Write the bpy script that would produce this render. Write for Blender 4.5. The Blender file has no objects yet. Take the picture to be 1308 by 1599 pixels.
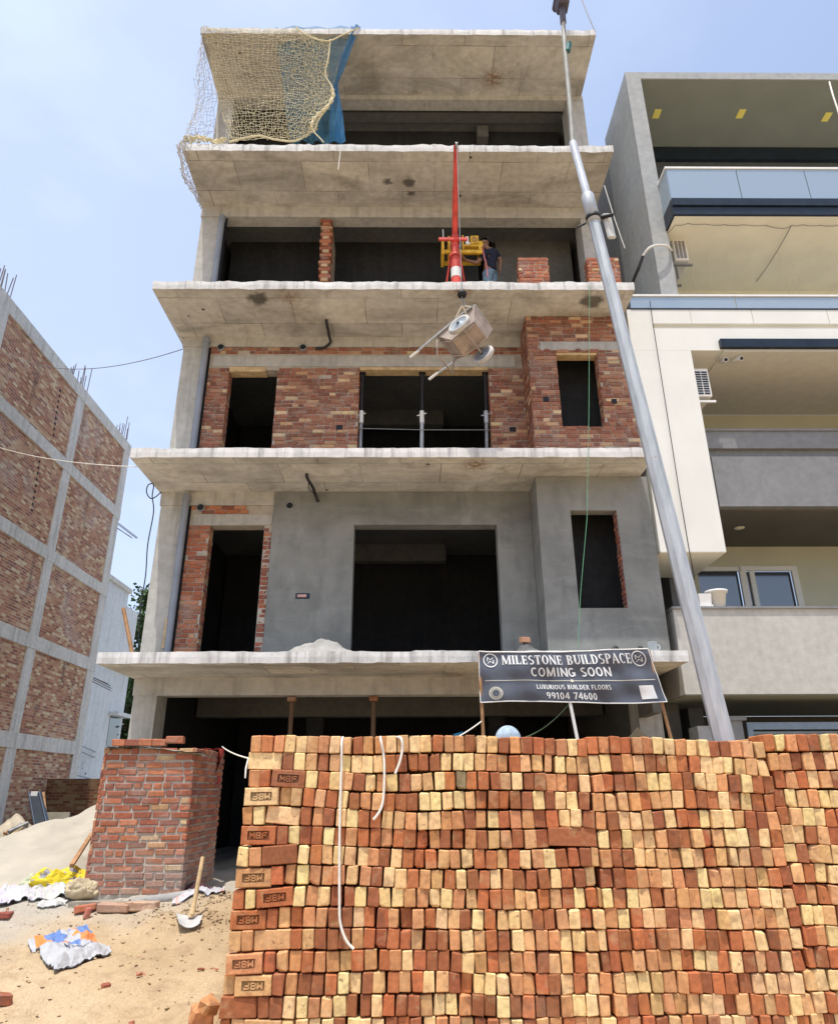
import bpy, math, random
from mathutils import Vector, Matrix, noise as mnoise
R = math.radians
random.seed(11)
S = bpy.context.scene
COL = S.collection
# ------------------------------------------------------------------ camera
CAM_H = 1.6
FPX = 1092.6
PITCH, YAW, ROLL = R(21.731), R(.678), R(-.324)
fw = Vector((math.sin(YAW)*math.cos(PITCH), math.cos(YAW)*math.cos(PITCH), math.sin(PITCH)))
rt = Vector((math.cos(YAW), -math.sin(YAW), 0)); up = rt.cross(fw)
rt, up = rt*math.cos(ROLL)+up*math.sin(ROLL), -rt*math.sin(ROLL)+up*math.cos(ROLL)
cam = bpy.data.cameras.new('camera'); camo = bpy.data.objects.new('camera', cam); COL.objects.link(camo)
cam.sensor_fit = 'VERTICAL'; cam.sensor_height = 24; cam.lens = 24*FPX/1599
cam.clip_end = 3000; cam.clip_start = .05
camo.matrix_world = Matrix(((rt.x, up.x, -fw.x, 0), (rt.y, up.y, -fw.y, 0), (rt.z, up.z, -fw.z, CAM_H), (0, 0, 0, 1)))
S.camera = camo
def at(x, y, X=None, Y=None, Z=None):
    d = rt*(x-654)/FPX-up*(y-799.5)/FPX+fw
    s = Y/d.y if Y is not None else (X/d.x if X is not None else (Z-CAM_H)/d.z)
    return d*s+Vector((0, 0, CAM_H))
# ------------------------------------------------------------------ light
SUN_EL, SUN_AZ = R(74), R(22)       # azimuth left of straight-behind the camera
sdir = Vector((-math.sin(SUN_AZ)*math.cos(SUN_EL), -math.cos(SUN_AZ)*math.cos(SUN_EL), math.sin(SUN_EL)))
sun = bpy.data.lights.new('sun', 'SUN'); suno = bpy.data.objects.new('sun', sun); COL.objects.link(suno)
sun.energy = 2.7; sun.angle = R(.6); sun.color = (1, .95, .86)
suno.rotation_euler = sdir.to_track_quat('Z', 'Y').to_euler(); suno.location = sdir*60
W = bpy.data.worlds.new('World'); S.world = W; W.use_nodes = True
nt = W.node_tree; nt.nodes.clear()
sky = nt.nodes.new('ShaderNodeTexSky'); sky.sky_type = 'NISHITA'; sky.sun_disc = False
sky.sun_elevation = SUN_EL; sky.sun_rotation = math.atan2(sdir.x, sdir.y)
sky.air_density = 1.0; sky.dust_density = 3.0; sky.ozone_density = 1.6; sky.altitude = 200
bg = nt.nodes.new('ShaderNodeBackground'); bg.inputs[1].default_value = .15
wo = nt.nodes.new('ShaderNodeOutputWorld')
tcw = nt.nodes.new('ShaderNodeTexCoord')
mpw = nt.nodes.new('ShaderNodeMapping'); mpw.inputs['Scale'].default_value = (1.6, 1.6, 3.4); mpw.inputs['Location'].default_value = (.35, .1, .2)
nzw = nt.nodes.new('ShaderNodeTexNoise'); nzw.inputs['Scale'].default_value = 1.5; nzw.inputs['Detail'].default_value = 6; nzw.inputs['Roughness'].default_value = .55
rpw = nt.nodes.new('ShaderNodeValToRGB'); rpw.color_ramp.elements[0].position = .5; rpw.color_ramp.elements[1].position = .85
rpw.color_ramp.elements[0].color = (.6, .6, .6, 1); rpw.color_ramp.elements[1].color = (1, 1, 1, 1)
mxw = nt.nodes.new('ShaderNodeMixRGB'); mxw.inputs[2].default_value = (3.4, 3.95, 5.1, 1)
L = nt.links.new
L(tcw.outputs['Generated'], mpw.inputs[0]); L(mpw.outputs[0], nzw.inputs['Vector']); L(nzw.outputs['Fac'], rpw.inputs[0])
sxw = nt.nodes.new('ShaderNodeSeparateXYZ'); L(tcw.outputs['Generated'], sxw.inputs[0])
rpx = nt.nodes.new('ShaderNodeValToRGB'); rpx.color_ramp.elements[0].position = .3; rpx.color_ramp.elements[1].position = .78
rpx.color_ramp.elements[0].color = (1, 1, 1, 1); rpx.color_ramp.elements[1].color = (.34, .34, .34, 1)
mpx = nt.nodes.new('ShaderNodeMath'); mpx.operation = 'MULTIPLY_ADD'; mpx.inputs[1].default_value = .5; mpx.inputs[2].default_value = .5
L(sxw.outputs[0], mpx.inputs[0]); L(mpx.outputs[0], rpx.inputs[0])
mlw = nt.nodes.new('ShaderNodeMath'); mlw.operation = 'MULTIPLY'; mlw.use_clamp = True; L(rpw.outputs[0], mlw.inputs[0]); L(rpx.outputs[0], mlw.inputs[1])
L(mlw.outputs[0], mxw.inputs[0]); L(sky.outputs[0], mxw.inputs[1]); L(mxw.outputs[0], bg.inputs[0]); L(bg.outputs[0], wo.inputs[0])
S.view_settings.view_transform = 'Standard'; S.view_settings.look = 'None'; S.view_settings.gamma = 1
S.view_settings.exposure = 0.72
S.cycles.max_bounces = 7; S.cycles.diffuse_bounces = 5; S.cycles.glossy_bounces = 3; S.cycles.transparent_max_bounces = 12
S.cycles.use_adaptive_sampling = True; S.cycles.sample_clamp_indirect = 6
try:
    S.cycles.use_denoising = True
except Exception:
    pass
# ------------------------------------------------------------------ materials
class NT:
    def __init__(s, name, rough=.8, metal=0):
        s.m = bpy.data.materials.new(name); s.m.use_nodes = True
        s.t = s.m.node_tree; s.b = s.t.nodes['Principled BSDF']
        s.b.inputs['Roughness'].default_value = rough; s.b.inputs['Metallic'].default_value = metal
        s.b.inputs['Specular IOR Level'].default_value = .3
        s.tc = s.n('ShaderNodeTexCoord')
        s.obj = s.tc.outputs['Object']
        s.pos = s.n('ShaderNodeNewGeometry').outputs['Position']
    def n(s, t, **k):
        x = s.t.nodes.new(t)
        for a, b in k.items():
            setattr(x, a, b)
        return x
    def l(s, a, b): s.t.links.new(a, b)
    def map(s, v, scale=(1, 1, 1), loc=(0, 0, 0), rot=(0, 0, 0)):
        m = s.n('ShaderNodeMapping'); s.l(v, m.inputs[0])
        m.inputs['Scale'].default_value = scale; m.inputs['Location'].default_value = loc; m.inputs['Rotation'].default_value = rot
        return m.outputs[0]
    def noise(s, v, scale, detail=5, rough=.55, dist=0):
        x = s.n('ShaderNodeTexNoise'); s.l(v, x.inputs['Vector'])
        x.inputs['Scale'].default_value = scale; x.inputs['Detail'].default_value = detail
        x.inputs['Roughness'].default_value = rough; x.inputs['Distortion'].default_value = dist
        return x.outputs['Fac']
    def voro(s, v, scale, feat='F1', rand=1):
        x = s.n('ShaderNodeTexVoronoi'); x.feature = feat; s.l(v, x.inputs['Vector']); x.inputs['Scale'].default_value = scale
        x.inputs['Randomness'].default_value = rand
        return x.outputs['Distance']
    def ramp(s, f, stops):
        x = s.n('ShaderNodeValToRGB'); s.l(f, x.inputs[0]); e = x.color_ramp.elements
        while len(e) < len(stops):
            e.new(.5)
        for i, (p, c) in enumerate(stops):
            e[i].position = p
            e[i].color = (c, c, c, 1) if isinstance(c, (int, float)) else (*c, 1)
        return x.outputs[0]
    def mix(s, f, a, b, mode='MIX'):
        x = s.n('ShaderNodeMixRGB', blend_type=mode)
        for i, v in ((0, f), (1, a), (2, b)):
            if isinstance(v, (int, float)):
                x.inputs[i].default_value = v if i == 0 else (v, v, v, 1)
            elif isinstance(v, tuple):
                x.inputs[i].default_value = (*v, 1)
            else:
                s.l(v, x.inputs[i])
        return x.outputs[0]
    def math(s, op, a, b=0):
        x = s.n('ShaderNodeMath', operation=op)
        for i, v in ((0, a), (1, b)):
            if isinstance(v, (int, float)):
                x.inputs[i].default_value = v
            else:
                s.l(v, x.inputs[i])
        return x.outputs[0]
    def attr(s, name='Col'):
        x = s.n('ShaderNodeAttribute'); x.attribute_name = name
        return x.outputs['Color']
    def bump(s, h, st=.3, dist=.02):
        x = s.n('ShaderNodeBump'); x.inputs['Strength'].default_value = st; x.inputs['Distance'].default_value = dist
        s.l(h, x.inputs['Height']); s.l(x.outputs[0], s.b.inputs['Normal'])
    def col(s, c):
        if isinstance(c, tuple):
            s.b.inputs['Base Color'].default_value = (*c, 1)
        else:
            s.l(c, s.b.inputs['Base Color'])
        return s
MATS = {}
def plain(name, c, rough=.6, metal=0, var=.18, scale=6, bump=.15, bscale=40):
    if name in MATS:
        return MATS[name]
    k = NT(name, rough, metal)
    n = k.noise(k.obj, scale, 6)
    d = tuple(x*(1-var) for x in c); u = tuple(min(1, x*(1+var)) for x in c)
    k.col(k.ramp(n, [(.3, d), (.7, u)]))
    if bump:
        k.bump(k.noise(k.obj, bscale, 4), bump, .01)
    MATS[name] = k.m
    return k.m
def concrete(name, a, b, form=None, spots=0, streak=0, rough=.9):
    k = NT(name, rough)
    n1 = k.noise(k.pos, .9, 7, .6, .4); n2 = k.noise(k.pos, 9, 5)
    c = k.ramp(n1, [(.3, a), (.68, b)])
    c = k.mix(.35, c, k.ramp(n2, [(.3, tuple(x*.72 for x in a)), (.7, tuple(x*1.1 for x in b))]))
    h = n2
    if form:
        pw, ph, off = form
        w = k.noise(k.pos, 1.3, 3)
        br = k.n('ShaderNodeTexBrick', offset=off, offset_frequency=2, squash=1)
        v = k.mix(.03, k.map(k.pos, (1, 1, 0), (.15, .07, 0)), k.n('ShaderNodeTexNoise').outputs['Color'])
        k.l(v, br.inputs['Vector'])
        br.inputs['Color1'].default_value = (.82, .82, .82, 1); br.inputs['Color2'].default_value = (1.08, 1.06, 1.0, 1)
        br.inputs['Mortar'].default_value = (.3, .28, .25, 1)
        br.inputs['Scale'].default_value = 1; br.inputs['Mortar Size'].default_value = .007; br.inputs['Mortar Smooth'].default_value = .3
        br.inputs['Brick Width'].default_value = pw; br.inputs['Row Height'].default_value = ph
        faded = k.mix(k.ramp(w, [(.34, 0.15), (.62, 1)]), (1, 1, 1), br.outputs['Color'])
        c = k.mix(1, c, faded, 'MULTIPLY')
    if spots:
        vd = k.voro(k.pos, 1.7)
        c = k.mix(k.ramp(vd, [(.035, 1), (.06, 0)]), c, (.05, .04, .035))
        vr = k.voro(k.map(k.pos, (1, 1, 1), (3.3, 1.7, .4)), .55)
        rn = k.mix(1, k.ramp(vr, [(.04, 1), (.16, 0)]), k.ramp(k.noise(k.pos, 14), [(.4, .2), (.6, 1)]), 'MULTIPLY')
        c = k.mix(rn, c, (.26, .13, .06))
        st = k.noise(k.map(k.pos, (1, .7, 1), (7, 3, 1)), 2.2, 8, .7)
        c = k.mix(k.ramp(st, [(.56, 0), (.74, .6)]), c, (.15, .13, .1))
        df = k.noise(k.map(k.pos, (.35, .8, 1), (1.3, 9, 2)), 1.6, 6, .65, .6)
        c = k.mix(k.ramp(df, [(.46, 0), (.66, .6)]), c, (.2, .185, .15))
        for (sx, sy, sz, sr) in ((-.02, 10.2, 12.58, .17), (-.46, 10.2, 12.58, .1), (-.0, 10.5, 12.58, .1), (-2.6, 9.75, 9.4, .2), (3.1, 9.8, 9.4, .22)):
            vm = k.n('ShaderNodeVectorMath', operation='DISTANCE'); k.l(k.pos, vm.inputs[0]); vm.inputs[1].default_value = (sx, sy, sz)
            dd = k.math('ADD', vm.outputs['Value'], k.math('MULTIPLY', k.math('SUBTRACT', k.noise(k.pos, 6), .5), .25))
            c = k.mix(k.ramp(dd, [(sr*.6, .8), (sr, 0)]), c, (.05, .048, .042))
    if streak:
        sn = k.noise(k.map(k.pos, (3.5, 3.5, .25)), 2.2, 6, .65)
        c = k.mix(k.ramp(sn, [(.5, 0), (.78, streak)]), c, (.1, .095, .085))
    k.col(c); k.bump(k.mix(.5, h, k.noise(k.pos, 45, 3)), .35, .012)
    MATS[name] = k.m
    return k.m
M_conc = concrete('raw_concrete', (.38, .37, .34), (.52, .51, .47), streak=.4)
M_edge = concrete('slab_edge_concrete', (.54, .535, .51), (.78, .77, .745), streak=.85)
M_soff = concrete('shuttered_soffit', (.49, .475, .43), (.72, .705, .655), form=(1.22, .68, .5), spots=1)
M_col = concrete('column_concrete', (.42, .41, .375), (.56, .55, .505), streak=.45)
M_lb = concrete('weathered_frame_concrete', (.66, .61, .52), (.86, .81, .71), streak=.5)
M_dark = concrete('interior_shade_cement', (.016, .017, .019), (.034, .035, .036), streak=.15)  # near-black so the shade of the rooms sits in the cement colour
M_int = concrete('interior_cement', (.1, .1, .095), (.16, .16, .145), streak=.3)  # darkened too, some of the indoor shade is in this grey
M_mortar = concrete('mortar', (.36, .32, .265), (.5, .45, .38))
def plaster_mat():
    k = NT('grey_cement_plaster', .9)
    n1 = k.noise(k.pos, .8, 8, .6, .6); n2 = k.noise(k.map(k.pos, (2, 2, .6)), 2.3, 7, .6)
    c = k.ramp(n1, [(.32, (.17, .175, .165)), (.5, (.24, .245, .23)), (.7, (.31, .315, .295))])
    c = k.mix(k.ramp(n2, [(.5, 0), (.72, .5)]), c, (.14, .145, .14))
    c = k.mix(k.ramp(k.noise(k.map(k.pos, (.6, .6, 2.2), (7, 1, 3)), 3.2, 7, .7), [(.52, 0), (.7, .4)]), c, (.34, .345, .325))
    c = k.mix(k.ramp(k.noise(k.map(k.pos, (1, 1, .7), (4, 4, 8)), 1.1, 9, .7), [(.6, 0), (.75, .6)]), c, (.4, .41, .4))
    k.col(c); k.bump(k.noise(k.pos, 18, 6), .2, .01)
    return k.m
M_plast = plaster_mat()
def brick_attr(name, blotch, spd=26, cream=(.6, .44, .24)):
    k = NT(name, .88)
    a = k.attr()
    v = k.n('ShaderNodeVectorMath', operation='MULTIPLY_ADD'); k.l(a, v.inputs[0]); v.inputs[1].default_value = (61, 47, 83); k.l(k.pos, v.inputs[2])
    vv = v.outputs[0]
    n = k.noise(vv, 11, 5, .6, .3)
    c = k.mix(1, a, k.ramp(k.noise(vv, 34, 5), [(.3, .78), (.7, 1.16)]), 'MULTIPLY')
    c = k.mix(k.ramp(n, [(.52, 0), (.68, blotch)]), c, (.3, .095, .045))
    c = k.mix(k.ramp(k.noise(k.map(vv, (1, 1, 1), (9, 2, 5)), 8, 5, .6), [(.56, 0), (.68, blotch*.9)]), c, cream)
    if name == 'laid_brick':
        c = k.mix(k.ramp(k.noise(k.pos, 2.3, 8, .7, .5), [(.5, 0), (.68, .52)]), c, (.36, .3, .25))
    c = k.mix(k.ramp(k.noise(k.map(vv, (1, 1, 1), (2, 12, 5)), 30, 3), [(.64, 0), (.74, .7)]), c, (.13, .06, .035))
    if name == 'kiln_brick':
        c = k.mix(k.ramp(k.noise(k.map(vv, (1, 1, 1), (6, 3, 1)), 5, 3, .5), [(.62, 0), (.7, .55)]), c, (.17, .075, .045))
        c = k.mix(k.ramp(k.noise(k.pos, 1.1, 6, .7), [(.55, 0), (.75, .25)]), c, (.5, .4, .28))
    k.col(c); k.bump(k.noise(vv, spd, 5, .55), .32, .01)
    MATS[name] = k.m
    return k.m
M_brick = brick_attr('kiln_brick', .38, 18)
M_wbrick = brick_attr('laid_brick', .3, cream=(.36, .3, .25))
def far_brick(name='weathered_infill_brick', mul=1):
    k = NT(name, .92)
    sw = k.n('ShaderNodeSeparateXYZ'); k.l(k.pos, sw.inputs[0])
    cb = k.n('ShaderNodeCombineXYZ'); k.l(k.math('ADD', sw.outputs[0], sw.outputs[1]), cb.inputs[0]); k.l(sw.outputs[2], cb.inputs[1])
    dv = k.mix(.012, cb.outputs[0], k.n('ShaderNodeTexNoise').outputs['Color'])
    br = k.n('ShaderNodeTexBrick'); k.l(dv, br.inputs['Vector'])
    br.inputs['Color1'].default_value = (0, 0, 0, 1); br.inputs['Color2'].default_value = (1, 1, 1, 1); br.inputs['Mortar'].default_value = (.5, .5, .5, 1)
    br.inputs['Scale'].default_value = 1; br.inputs['Brick Width'].default_value = .24; br.inputs['Row Height'].default_value = .085
    br.inputs['Mortar Size'].default_value = .009; br.inputs['Mortar Smooth'].default_value = .2; br.inputs['Bias'].default_value = 0
    c = k.ramp(br.outputs['Color'], [(0, (.31, .12, .065)), (.35, (.5, .205, .1)), (.62, (.58, .28, .14)), (.8, (.65, .4, .21)), (1, (.8, .61, .36))])
    big = k.noise(k.pos, .55, 7, .65, .5)
    mort = k.mix(k.ramp(big, [(.4, 0), (.6, 1)]), (.42, .31, .24), (.6, .53, .45))
    c = k.mix(br.outputs['Fac'], c, mort)
    c = k.mix(k.ramp(k.noise(k.map(k.pos, (1, 1, 1.4), (5, 1, 3)), .42, 8, .7, .8), [(.52, 0), (.74, .6)]), c, (.56, .49, .44))
    c = k.mix(k.ramp(k.noise(k.map(k.pos, (1, 2.4, .35), (2, 8, 1)), .9, 7, .65), [(.57, 0), (.74, .7)]), c, (.07, .055, .05))
    if mul != 1: c = k.mix(1, c, (mul, mul*.9, mul*.75), 'MULTIPLY')
    k.col(c); k.bump(br.outputs['Fac'], -.6, .02)
    return k.m
M_fbrick = far_brick(); M_shadebrick = far_brick('shaded_brown_brick', .32)  # second brick is a darkened copy, the boundary wall's shade put into its colour
def sand_mat():
    k = NT('site_sand', .95)
    n1 = k.noise(k.pos, .6, 8, .62, .5); n2 = k.noise(k.pos, 5, 8, .65); n3 = k.noise(k.pos, 60, 4)
    c = k.ramp(n1, [(.3, (.39, .275, .155)), (.5, (.51, .375, .225)), (.72, (.58, .45, .29))])
    c = k.mix(k.ramp(n2, [(.5, 0), (.72, .7)]), c, (.3, .2, .115))
    sp = k.n('ShaderNodeSeparateXYZ'); k.l(k.pos, sp.inputs[0])
    warp = k.math('MULTIPLY', k.noise(k.pos, .7, 6), 3)
    far = k.math('ADD', k.math('SUBTRACT', k.math('MULTIPLY', sp.outputs[1], .8), k.math('MULTIPLY', sp.outputs[0], .55)), warp)
    c = k.mix(k.ramp(k.math('MULTIPLY', far, .05), [(.43, 0), (.5, .8)]), c, (.44, .42, .37))
    grv = k.voro(k.pos, 22)
    c = k.mix(k.ramp(k.math('MULTIPLY', far, .05), [(.66, 0), (.72, .85)]), c, k.ramp(grv, [(.1, (.42, .43, .44)), (.6, (.2, .21, .22))]))
    c = k.mix(k.ramp(n3, [(.35, .25), (.6, 0)]), c, (.2, .14, .08))
    k.col(c); k.bump(k.mix(.45, k.mix(.5, n2, k.noise(k.pos, 17, 8, .7)), n3), .8, .04)
    return k.m
M_sand = sand_mat()
M_heap = plain('pale_plaster_sand', (.41, .37, .3), .95, var=.12, scale=2.5, bump=.6, bscale=22)
def galv():
    k = NT('galvanised_steel', .52, .2)
    v = k.voro(k.map(k.obj, (1, 1, .35)), 16); n = k.noise(k.map(k.obj, (5, 5, .8)), 2.2, 7, .65)
    c = k.mix(.3, k.ramp(n, [(.3, (.3, .345, .385)), (.55, (.43, .485, .53)), (.75, (.55, .6, .64))]), k.ramp(v, [(.1, .36), (.7, .58)]))
    c = k.mix(k.ramp(k.noise(k.map(k.obj, (6, 6, .5), (3, 1, 7)), 2.5, 7, .7), [(.6, 0), (.74, .6)]), c, (.3, .29, .27))
    c = k.mix(k.ramp(k.noise(k.obj, 7, 5), [(.68, 0), (.76, .7)]), c, (.35, .22, .14))
    k.col(c); k.bump(n, .15, .01); return k.m
M_galv = galv()
M_steel = plain('dull_steel', (.3, .3, .3), .5, .6)
M_red = plain('red_paint', (.62, .075, .055), .55, 0, .3, 5, .3)
M_yel = plain('yellow_paint', (.66, .4, .035), .6, 0, .35, 9, .3)
M_black = plain('black_rubber', (.015, .016, .018), .6, 0, .2)
M_white = plain('white_plastic', (.75, .75, .72), .5, 0, .06)
M_pvc = plain('grey_pvc', (.26, .29, .34), .4, 0, .12, 3, 0)
M_wood = plain('raw_timber', (.36, .2, .1), .8, 0, .3, 9)
M_pale = plain('pale_timber', (.55, .4, .22), .75, 0, .25, 9)
M_rust = plain('rusty_sheet', (.4, .325, .275), .55, .2, .3, 5, .2)
M_rope = plain('white_rope', (.8, .76, .68), .9, 0, .1, 30)
M_rebar = plain('rusty_rebar', (.2, .17, .17), .7, .5)
M_cable = plain('black_cable', (.03, .03, .035), .6)
M_fasc = plain('cream_white_paint', (.74, .74, .69), .7, 0, .05, 1.2, .08)
M_gren = concrete('grey_textured_render', (.33, .345, .345), (.42, .435, .435), streak=.15)
M_gpar = concrete('dark_grey_render', (.2, .205, .21), (.25, .255, .26), streak=.1)
M_lpar = concrete('warm_grey_render', (.46, .45, .41), (.53, .515, .47), streak=.12)
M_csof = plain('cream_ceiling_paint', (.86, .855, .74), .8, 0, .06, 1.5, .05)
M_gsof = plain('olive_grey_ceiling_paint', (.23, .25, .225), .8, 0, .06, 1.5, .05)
M_bsof = plain('dark_brown_ceiling', (.13, .12, .1), .8, 0, .08, 1.5, .05)  # one even dark brown
M_wallc = plain('greenish_cream_wall', (.55, .54, .4), .8, 0, .06, 1.5, .05)
M_dkmet = plain('dark_blue_metal', (.02, .03, .045), .35, .2, .2)
M_gate = plain('blue_grey_gate_paint', (.2, .26, .32), .45, .2, .1)
M_lens = plain('pale_yellow_lens', (.85, .75, .2), .5, 0, .05)
def glass_mat(name, c, rough, alpha):
    k = NT(name, rough); k.col(c); k.b.inputs['Specular IOR Level'].default_value = .9; k.b.inputs['Alpha'].default_value = alpha
    k.b.inputs['IOR'].default_value = 1.7; k.b.inputs['Coat Weight'].default_value = 1
    return k.m
M_glass = glass_mat('tinted_balcony_glass', (.34, .45, .56), .06, .72)
M_wglass = glass_mat('dark_window_glass', (.015, .02, .03), .08, 1)
def net_mat(name, c, alpha):
    k = NT(name, .85); k.col(c)
    tr = k.n('ShaderNodeBsdfTransparent'); mx = k.n('ShaderNodeMixShader')
    f = k.ramp(k.noise(k.map(k.obj, (1, 1, 1)), 3.5, 5), [(.3, alpha-.18), (.7, alpha+.14)])
    k.l(f, mx.inputs[0]); k.l(tr.outputs[0], mx.inputs[1]); k.l(k.b.outputs[0], mx.inputs[2])
    k.l(mx.outputs[0], k.t.nodes['Material Output'].inputs[0])
    return k.m
M_bnet = net_mat('blue_shade_net', (.06, .22, .34), .46)
M_ynet = plain('yellow_net_cord', (.7, .62, .4), .9, 0, .15)
M_leaf = None
def leaf_mat():
    k = NT('tree_leaves', .6)
    c = k.mix(k.ramp(k.noise(k.pos, 2.5, 3), [(.35, 0), (.65, 1)]), (.02, .05, .012), (.07, .13, .03))
    k.col(c)
    return k.m
M_leaf = leaf_mat()
M_bark = plain('tree_bark', (.12, .09, .06), .9)
# ------------------------------------------------------------------ mesh helpers
class MB:
    def __init__(s):
        s.v = []; s.f = []; s.m = []; s.c = []; s.sm = []
    def add(s, vs, fs, m=0, c=(1, 1, 1), sm=False):
        o = len(s.v); s.v += [tuple(p) for p in vs]
        for f in fs:
            s.f.append(tuple(i+o for i in f)); s.m.append(m); s.c.append(c); s.sm.append(sm)
    def box(s, x0, x1, y0, y1, z0, z1, m=0, c=(1, 1, 1), j=0):
        P = [(x, y, z) for z in (z0, z1) for y in (y0, y1) for x in (x0, x1)]
        if j:
            P = [(x+random.uniform(-j, j), y+random.uniform(-j, j), z+random.uniform(-j, j)) for x, y, z in P]
        s.add(P, [(0, 2, 3, 1), (4, 5, 7, 6), (0, 1, 5, 4), (2, 6, 7, 3), (0, 4, 6, 2), (1, 3, 7, 5)], m, c)
    def bev(s, M, dx, dy, dz, b=.006, j=0, m=0, c=(1, 1, 1), chip=0):
        """chamfered box, centred, under matrix M"""
        hx, hy, hz = dx/2, dy/2, dz/2
        P = []; idx = {}
        jit = {}
        for sx in (-1, 1):
            for sy in (-1, 1):
                for sz in (-1, 1):
                    jv = Vector((random.uniform(-j, j), random.uniform(-j, j), random.uniform(-j, j)))
                    bb = b*random.uniform(.6, 1.7)*(random.uniform(1.8, 3.2) if random.random() < chip else 1) if j else b
                    base = Vector((sx*hx, sy*hy, sz*hz))+jv
                    for ax in range(3):
                        o = Vector((-sx*bb, -sy*bb, -sz*bb)); o[ax] = 0
                        idx[(sx, sy, sz, ax)] = len(P); P.append(M @ (base+o))
        F = []
        for ax in range(3):
            for sg in (-1, 1):
                a, d = [q for q in range(3) if q != ax]
                loop = []
                for (p, q) in ((-1, -1), (1, -1), (1, 1), (-1, 1)):
                    k = [0, 0, 0]; k[ax] = sg; k[a] = p; k[d] = q
                    loop.append(idx[(*k, ax)])
                if (sg > 0) != (ax != 1):
                    loop.reverse()
                F.append(tuple(loop))
        for ax in range(3):      # edges along axis ax
            a, d = [q for q in range(3) if q != ax]
            for p in (-1, 1):
                for q in (-1, 1):
                    k0 = [0, 0, 0]; k1 = [0, 0, 0]
                    k0[ax], k1[ax] = -1, 1; k0[a] = k1[a] = p; k0[d] = k1[d] = q
                    lp = [idx[(*k0, a)], idx[(*k1, a)], idx[(*k1, d)], idx[(*k0, d)]]
                    if (p*q > 0) != (ax != 1):
                        lp.reverse()
                    F.append(tuple(lp))
        for sx in (-1, 1):
            for sy in (-1, 1):
                for sz in (-1, 1):
                    t = [idx[(sx, sy, sz, q)] for q in range(3)]
                    if sx*sy*sz < 0:
                        t.reverse()
                    F.append(tuple(t))
        s.add(P, F, m, c)
    def tube(s, pts, r, n=8, m=0, c=(1, 1, 1), cap=True, sm=True, phase=0):
        pts = [Vector(p) for p in pts]; k = len(pts)
        rs = list(r) if isinstance(r, (list, tuple)) else [r]*k
        ref = None; V = []
        for i, p in enumerate(pts):
            t = (pts[min(i+1, k-1)]-pts[max(i-1, 0)])
            if t.length < 1e-9:
                t = Vector((0, 0, 1))
            t.normalize()
            if ref is None:
                ref = Vector((1, 0, 0)) if abs(t.x) < .8 else Vector((0, 1, 0))
            u = (ref-t*ref.dot(t)).normalized(); w = t.cross(u); ref = u
            for q in range(n):
                a = 2*math.pi*q/n+phase
                V.append(p+(u*math.cos(a)+w*math.sin(a))*rs[i])
        F = [(i*n+q, i*n+(q+1) % n, (i+1)*n+(q+1) % n, (i+1)*n+q) for i in range(k-1) for q in range(n)]
        s.add(V, F, m, c, sm)
        if cap:
            s.add(V[:n], [tuple(range(n-1, -1, -1))], m, c); s.add(V[-n:], [tuple(range(n))], m, c)
    def lathe(s, M, prof, n=20, m=0, c=(1, 1, 1), sm=True):
        V = [M @ Vector((r*math.cos(2*math.pi*q/n), r*math.sin(2*math.pi*q/n), z)) for r, z in prof for q in range(n)]
        F = [(i*n+q, i*n+(q+1) % n, (i+1)*n+(q+1) % n, (i+1)*n+q) for i in range(len(prof)-1) for q in range(n)]
        s.add(V, F, m, c, sm)
    def grid(s, nu, nv, fn, m=0, c=(1, 1, 1), sm=True):
        V = [fn(i/nu, j/nv) for j in range(nv+1) for i in range(nu+1)]
        F = [(j*(nu+1)+i, j*(nu+1)+i+1, (j+1)*(nu+1)+i+1, (j+1)*(nu+1)+i) for j in range(nv) for i in range(nu)]
        s.add(V, F, m, c, sm)
    def mesh(s, name, mats, off=None):
        me = bpy.data.meshes.new(name)
        v = s.v if off is None else [(x-off[0], y-off[1], z-off[2]) for x, y, z in s.v]
        me.from_pydata(v, [], s.f)
        for m in (mats if isinstance(mats, (list, tuple)) else [mats]):
            me.materials.append(m)
        me.polygons.foreach_set('material_index', s.m); me.polygons.foreach_set('use_smooth', s.sm)
        at_ = me.color_attributes.new('Col', 'FLOAT_COLOR', 'CORNER'); buf = []
        for p, c in zip(me.polygons, s.c):
            buf += [c[0], c[1], c[2], 1]*p.loop_total
        at_.data.foreach_set('color', buf)
        me.update()
        return me
    def part(s, name, mats, parent, label=None):
        o = bpy.data.objects.new(name, s.mesh(name, mats)); COL.objects.link(o)
        o.parent = parent; o.matrix_parent_inverse = Matrix.Translation(base_of(parent)).inverted()
        if label:
            o['label'] = label
        return o
    def thing(s, name, mats, label, cat, group=None, kind=None):
        xs, ys, zs = zip(*s.v)
        off = ((min(xs)+max(xs))/2, (min(ys)+max(ys))/2, min(zs))
        o = bpy.data.objects.new(name, s.mesh(name, mats, off)); COL.objects.link(o); o.location = off
        tag(o, label, cat, group, kind)
        return o
def base_of(o):
    p = Vector((0, 0, 0))
    return Vector(o.location) if o.parent is None else p
def tag(o, label=None, cat=None, group=None, kind=None):
    if label: o['label'] = label
    if cat: o['category'] = cat
    if group: o['group'] = group
    if kind: o['kind'] = kind
    return o
def empty(name, loc, label, cat, group=None):
    o = bpy.data.objects.new(name, None); COL.objects.link(o); o.location = loc; o.empty_display_size = .2
    return tag(o, label, cat, group)
def T(x, y, z): return Matrix.Translation((x, y, z))
def fbm(x, y, z=0): return mnoise.fractal(Vector((x, y, z)), 1.0, 2.0, 4)
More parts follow.
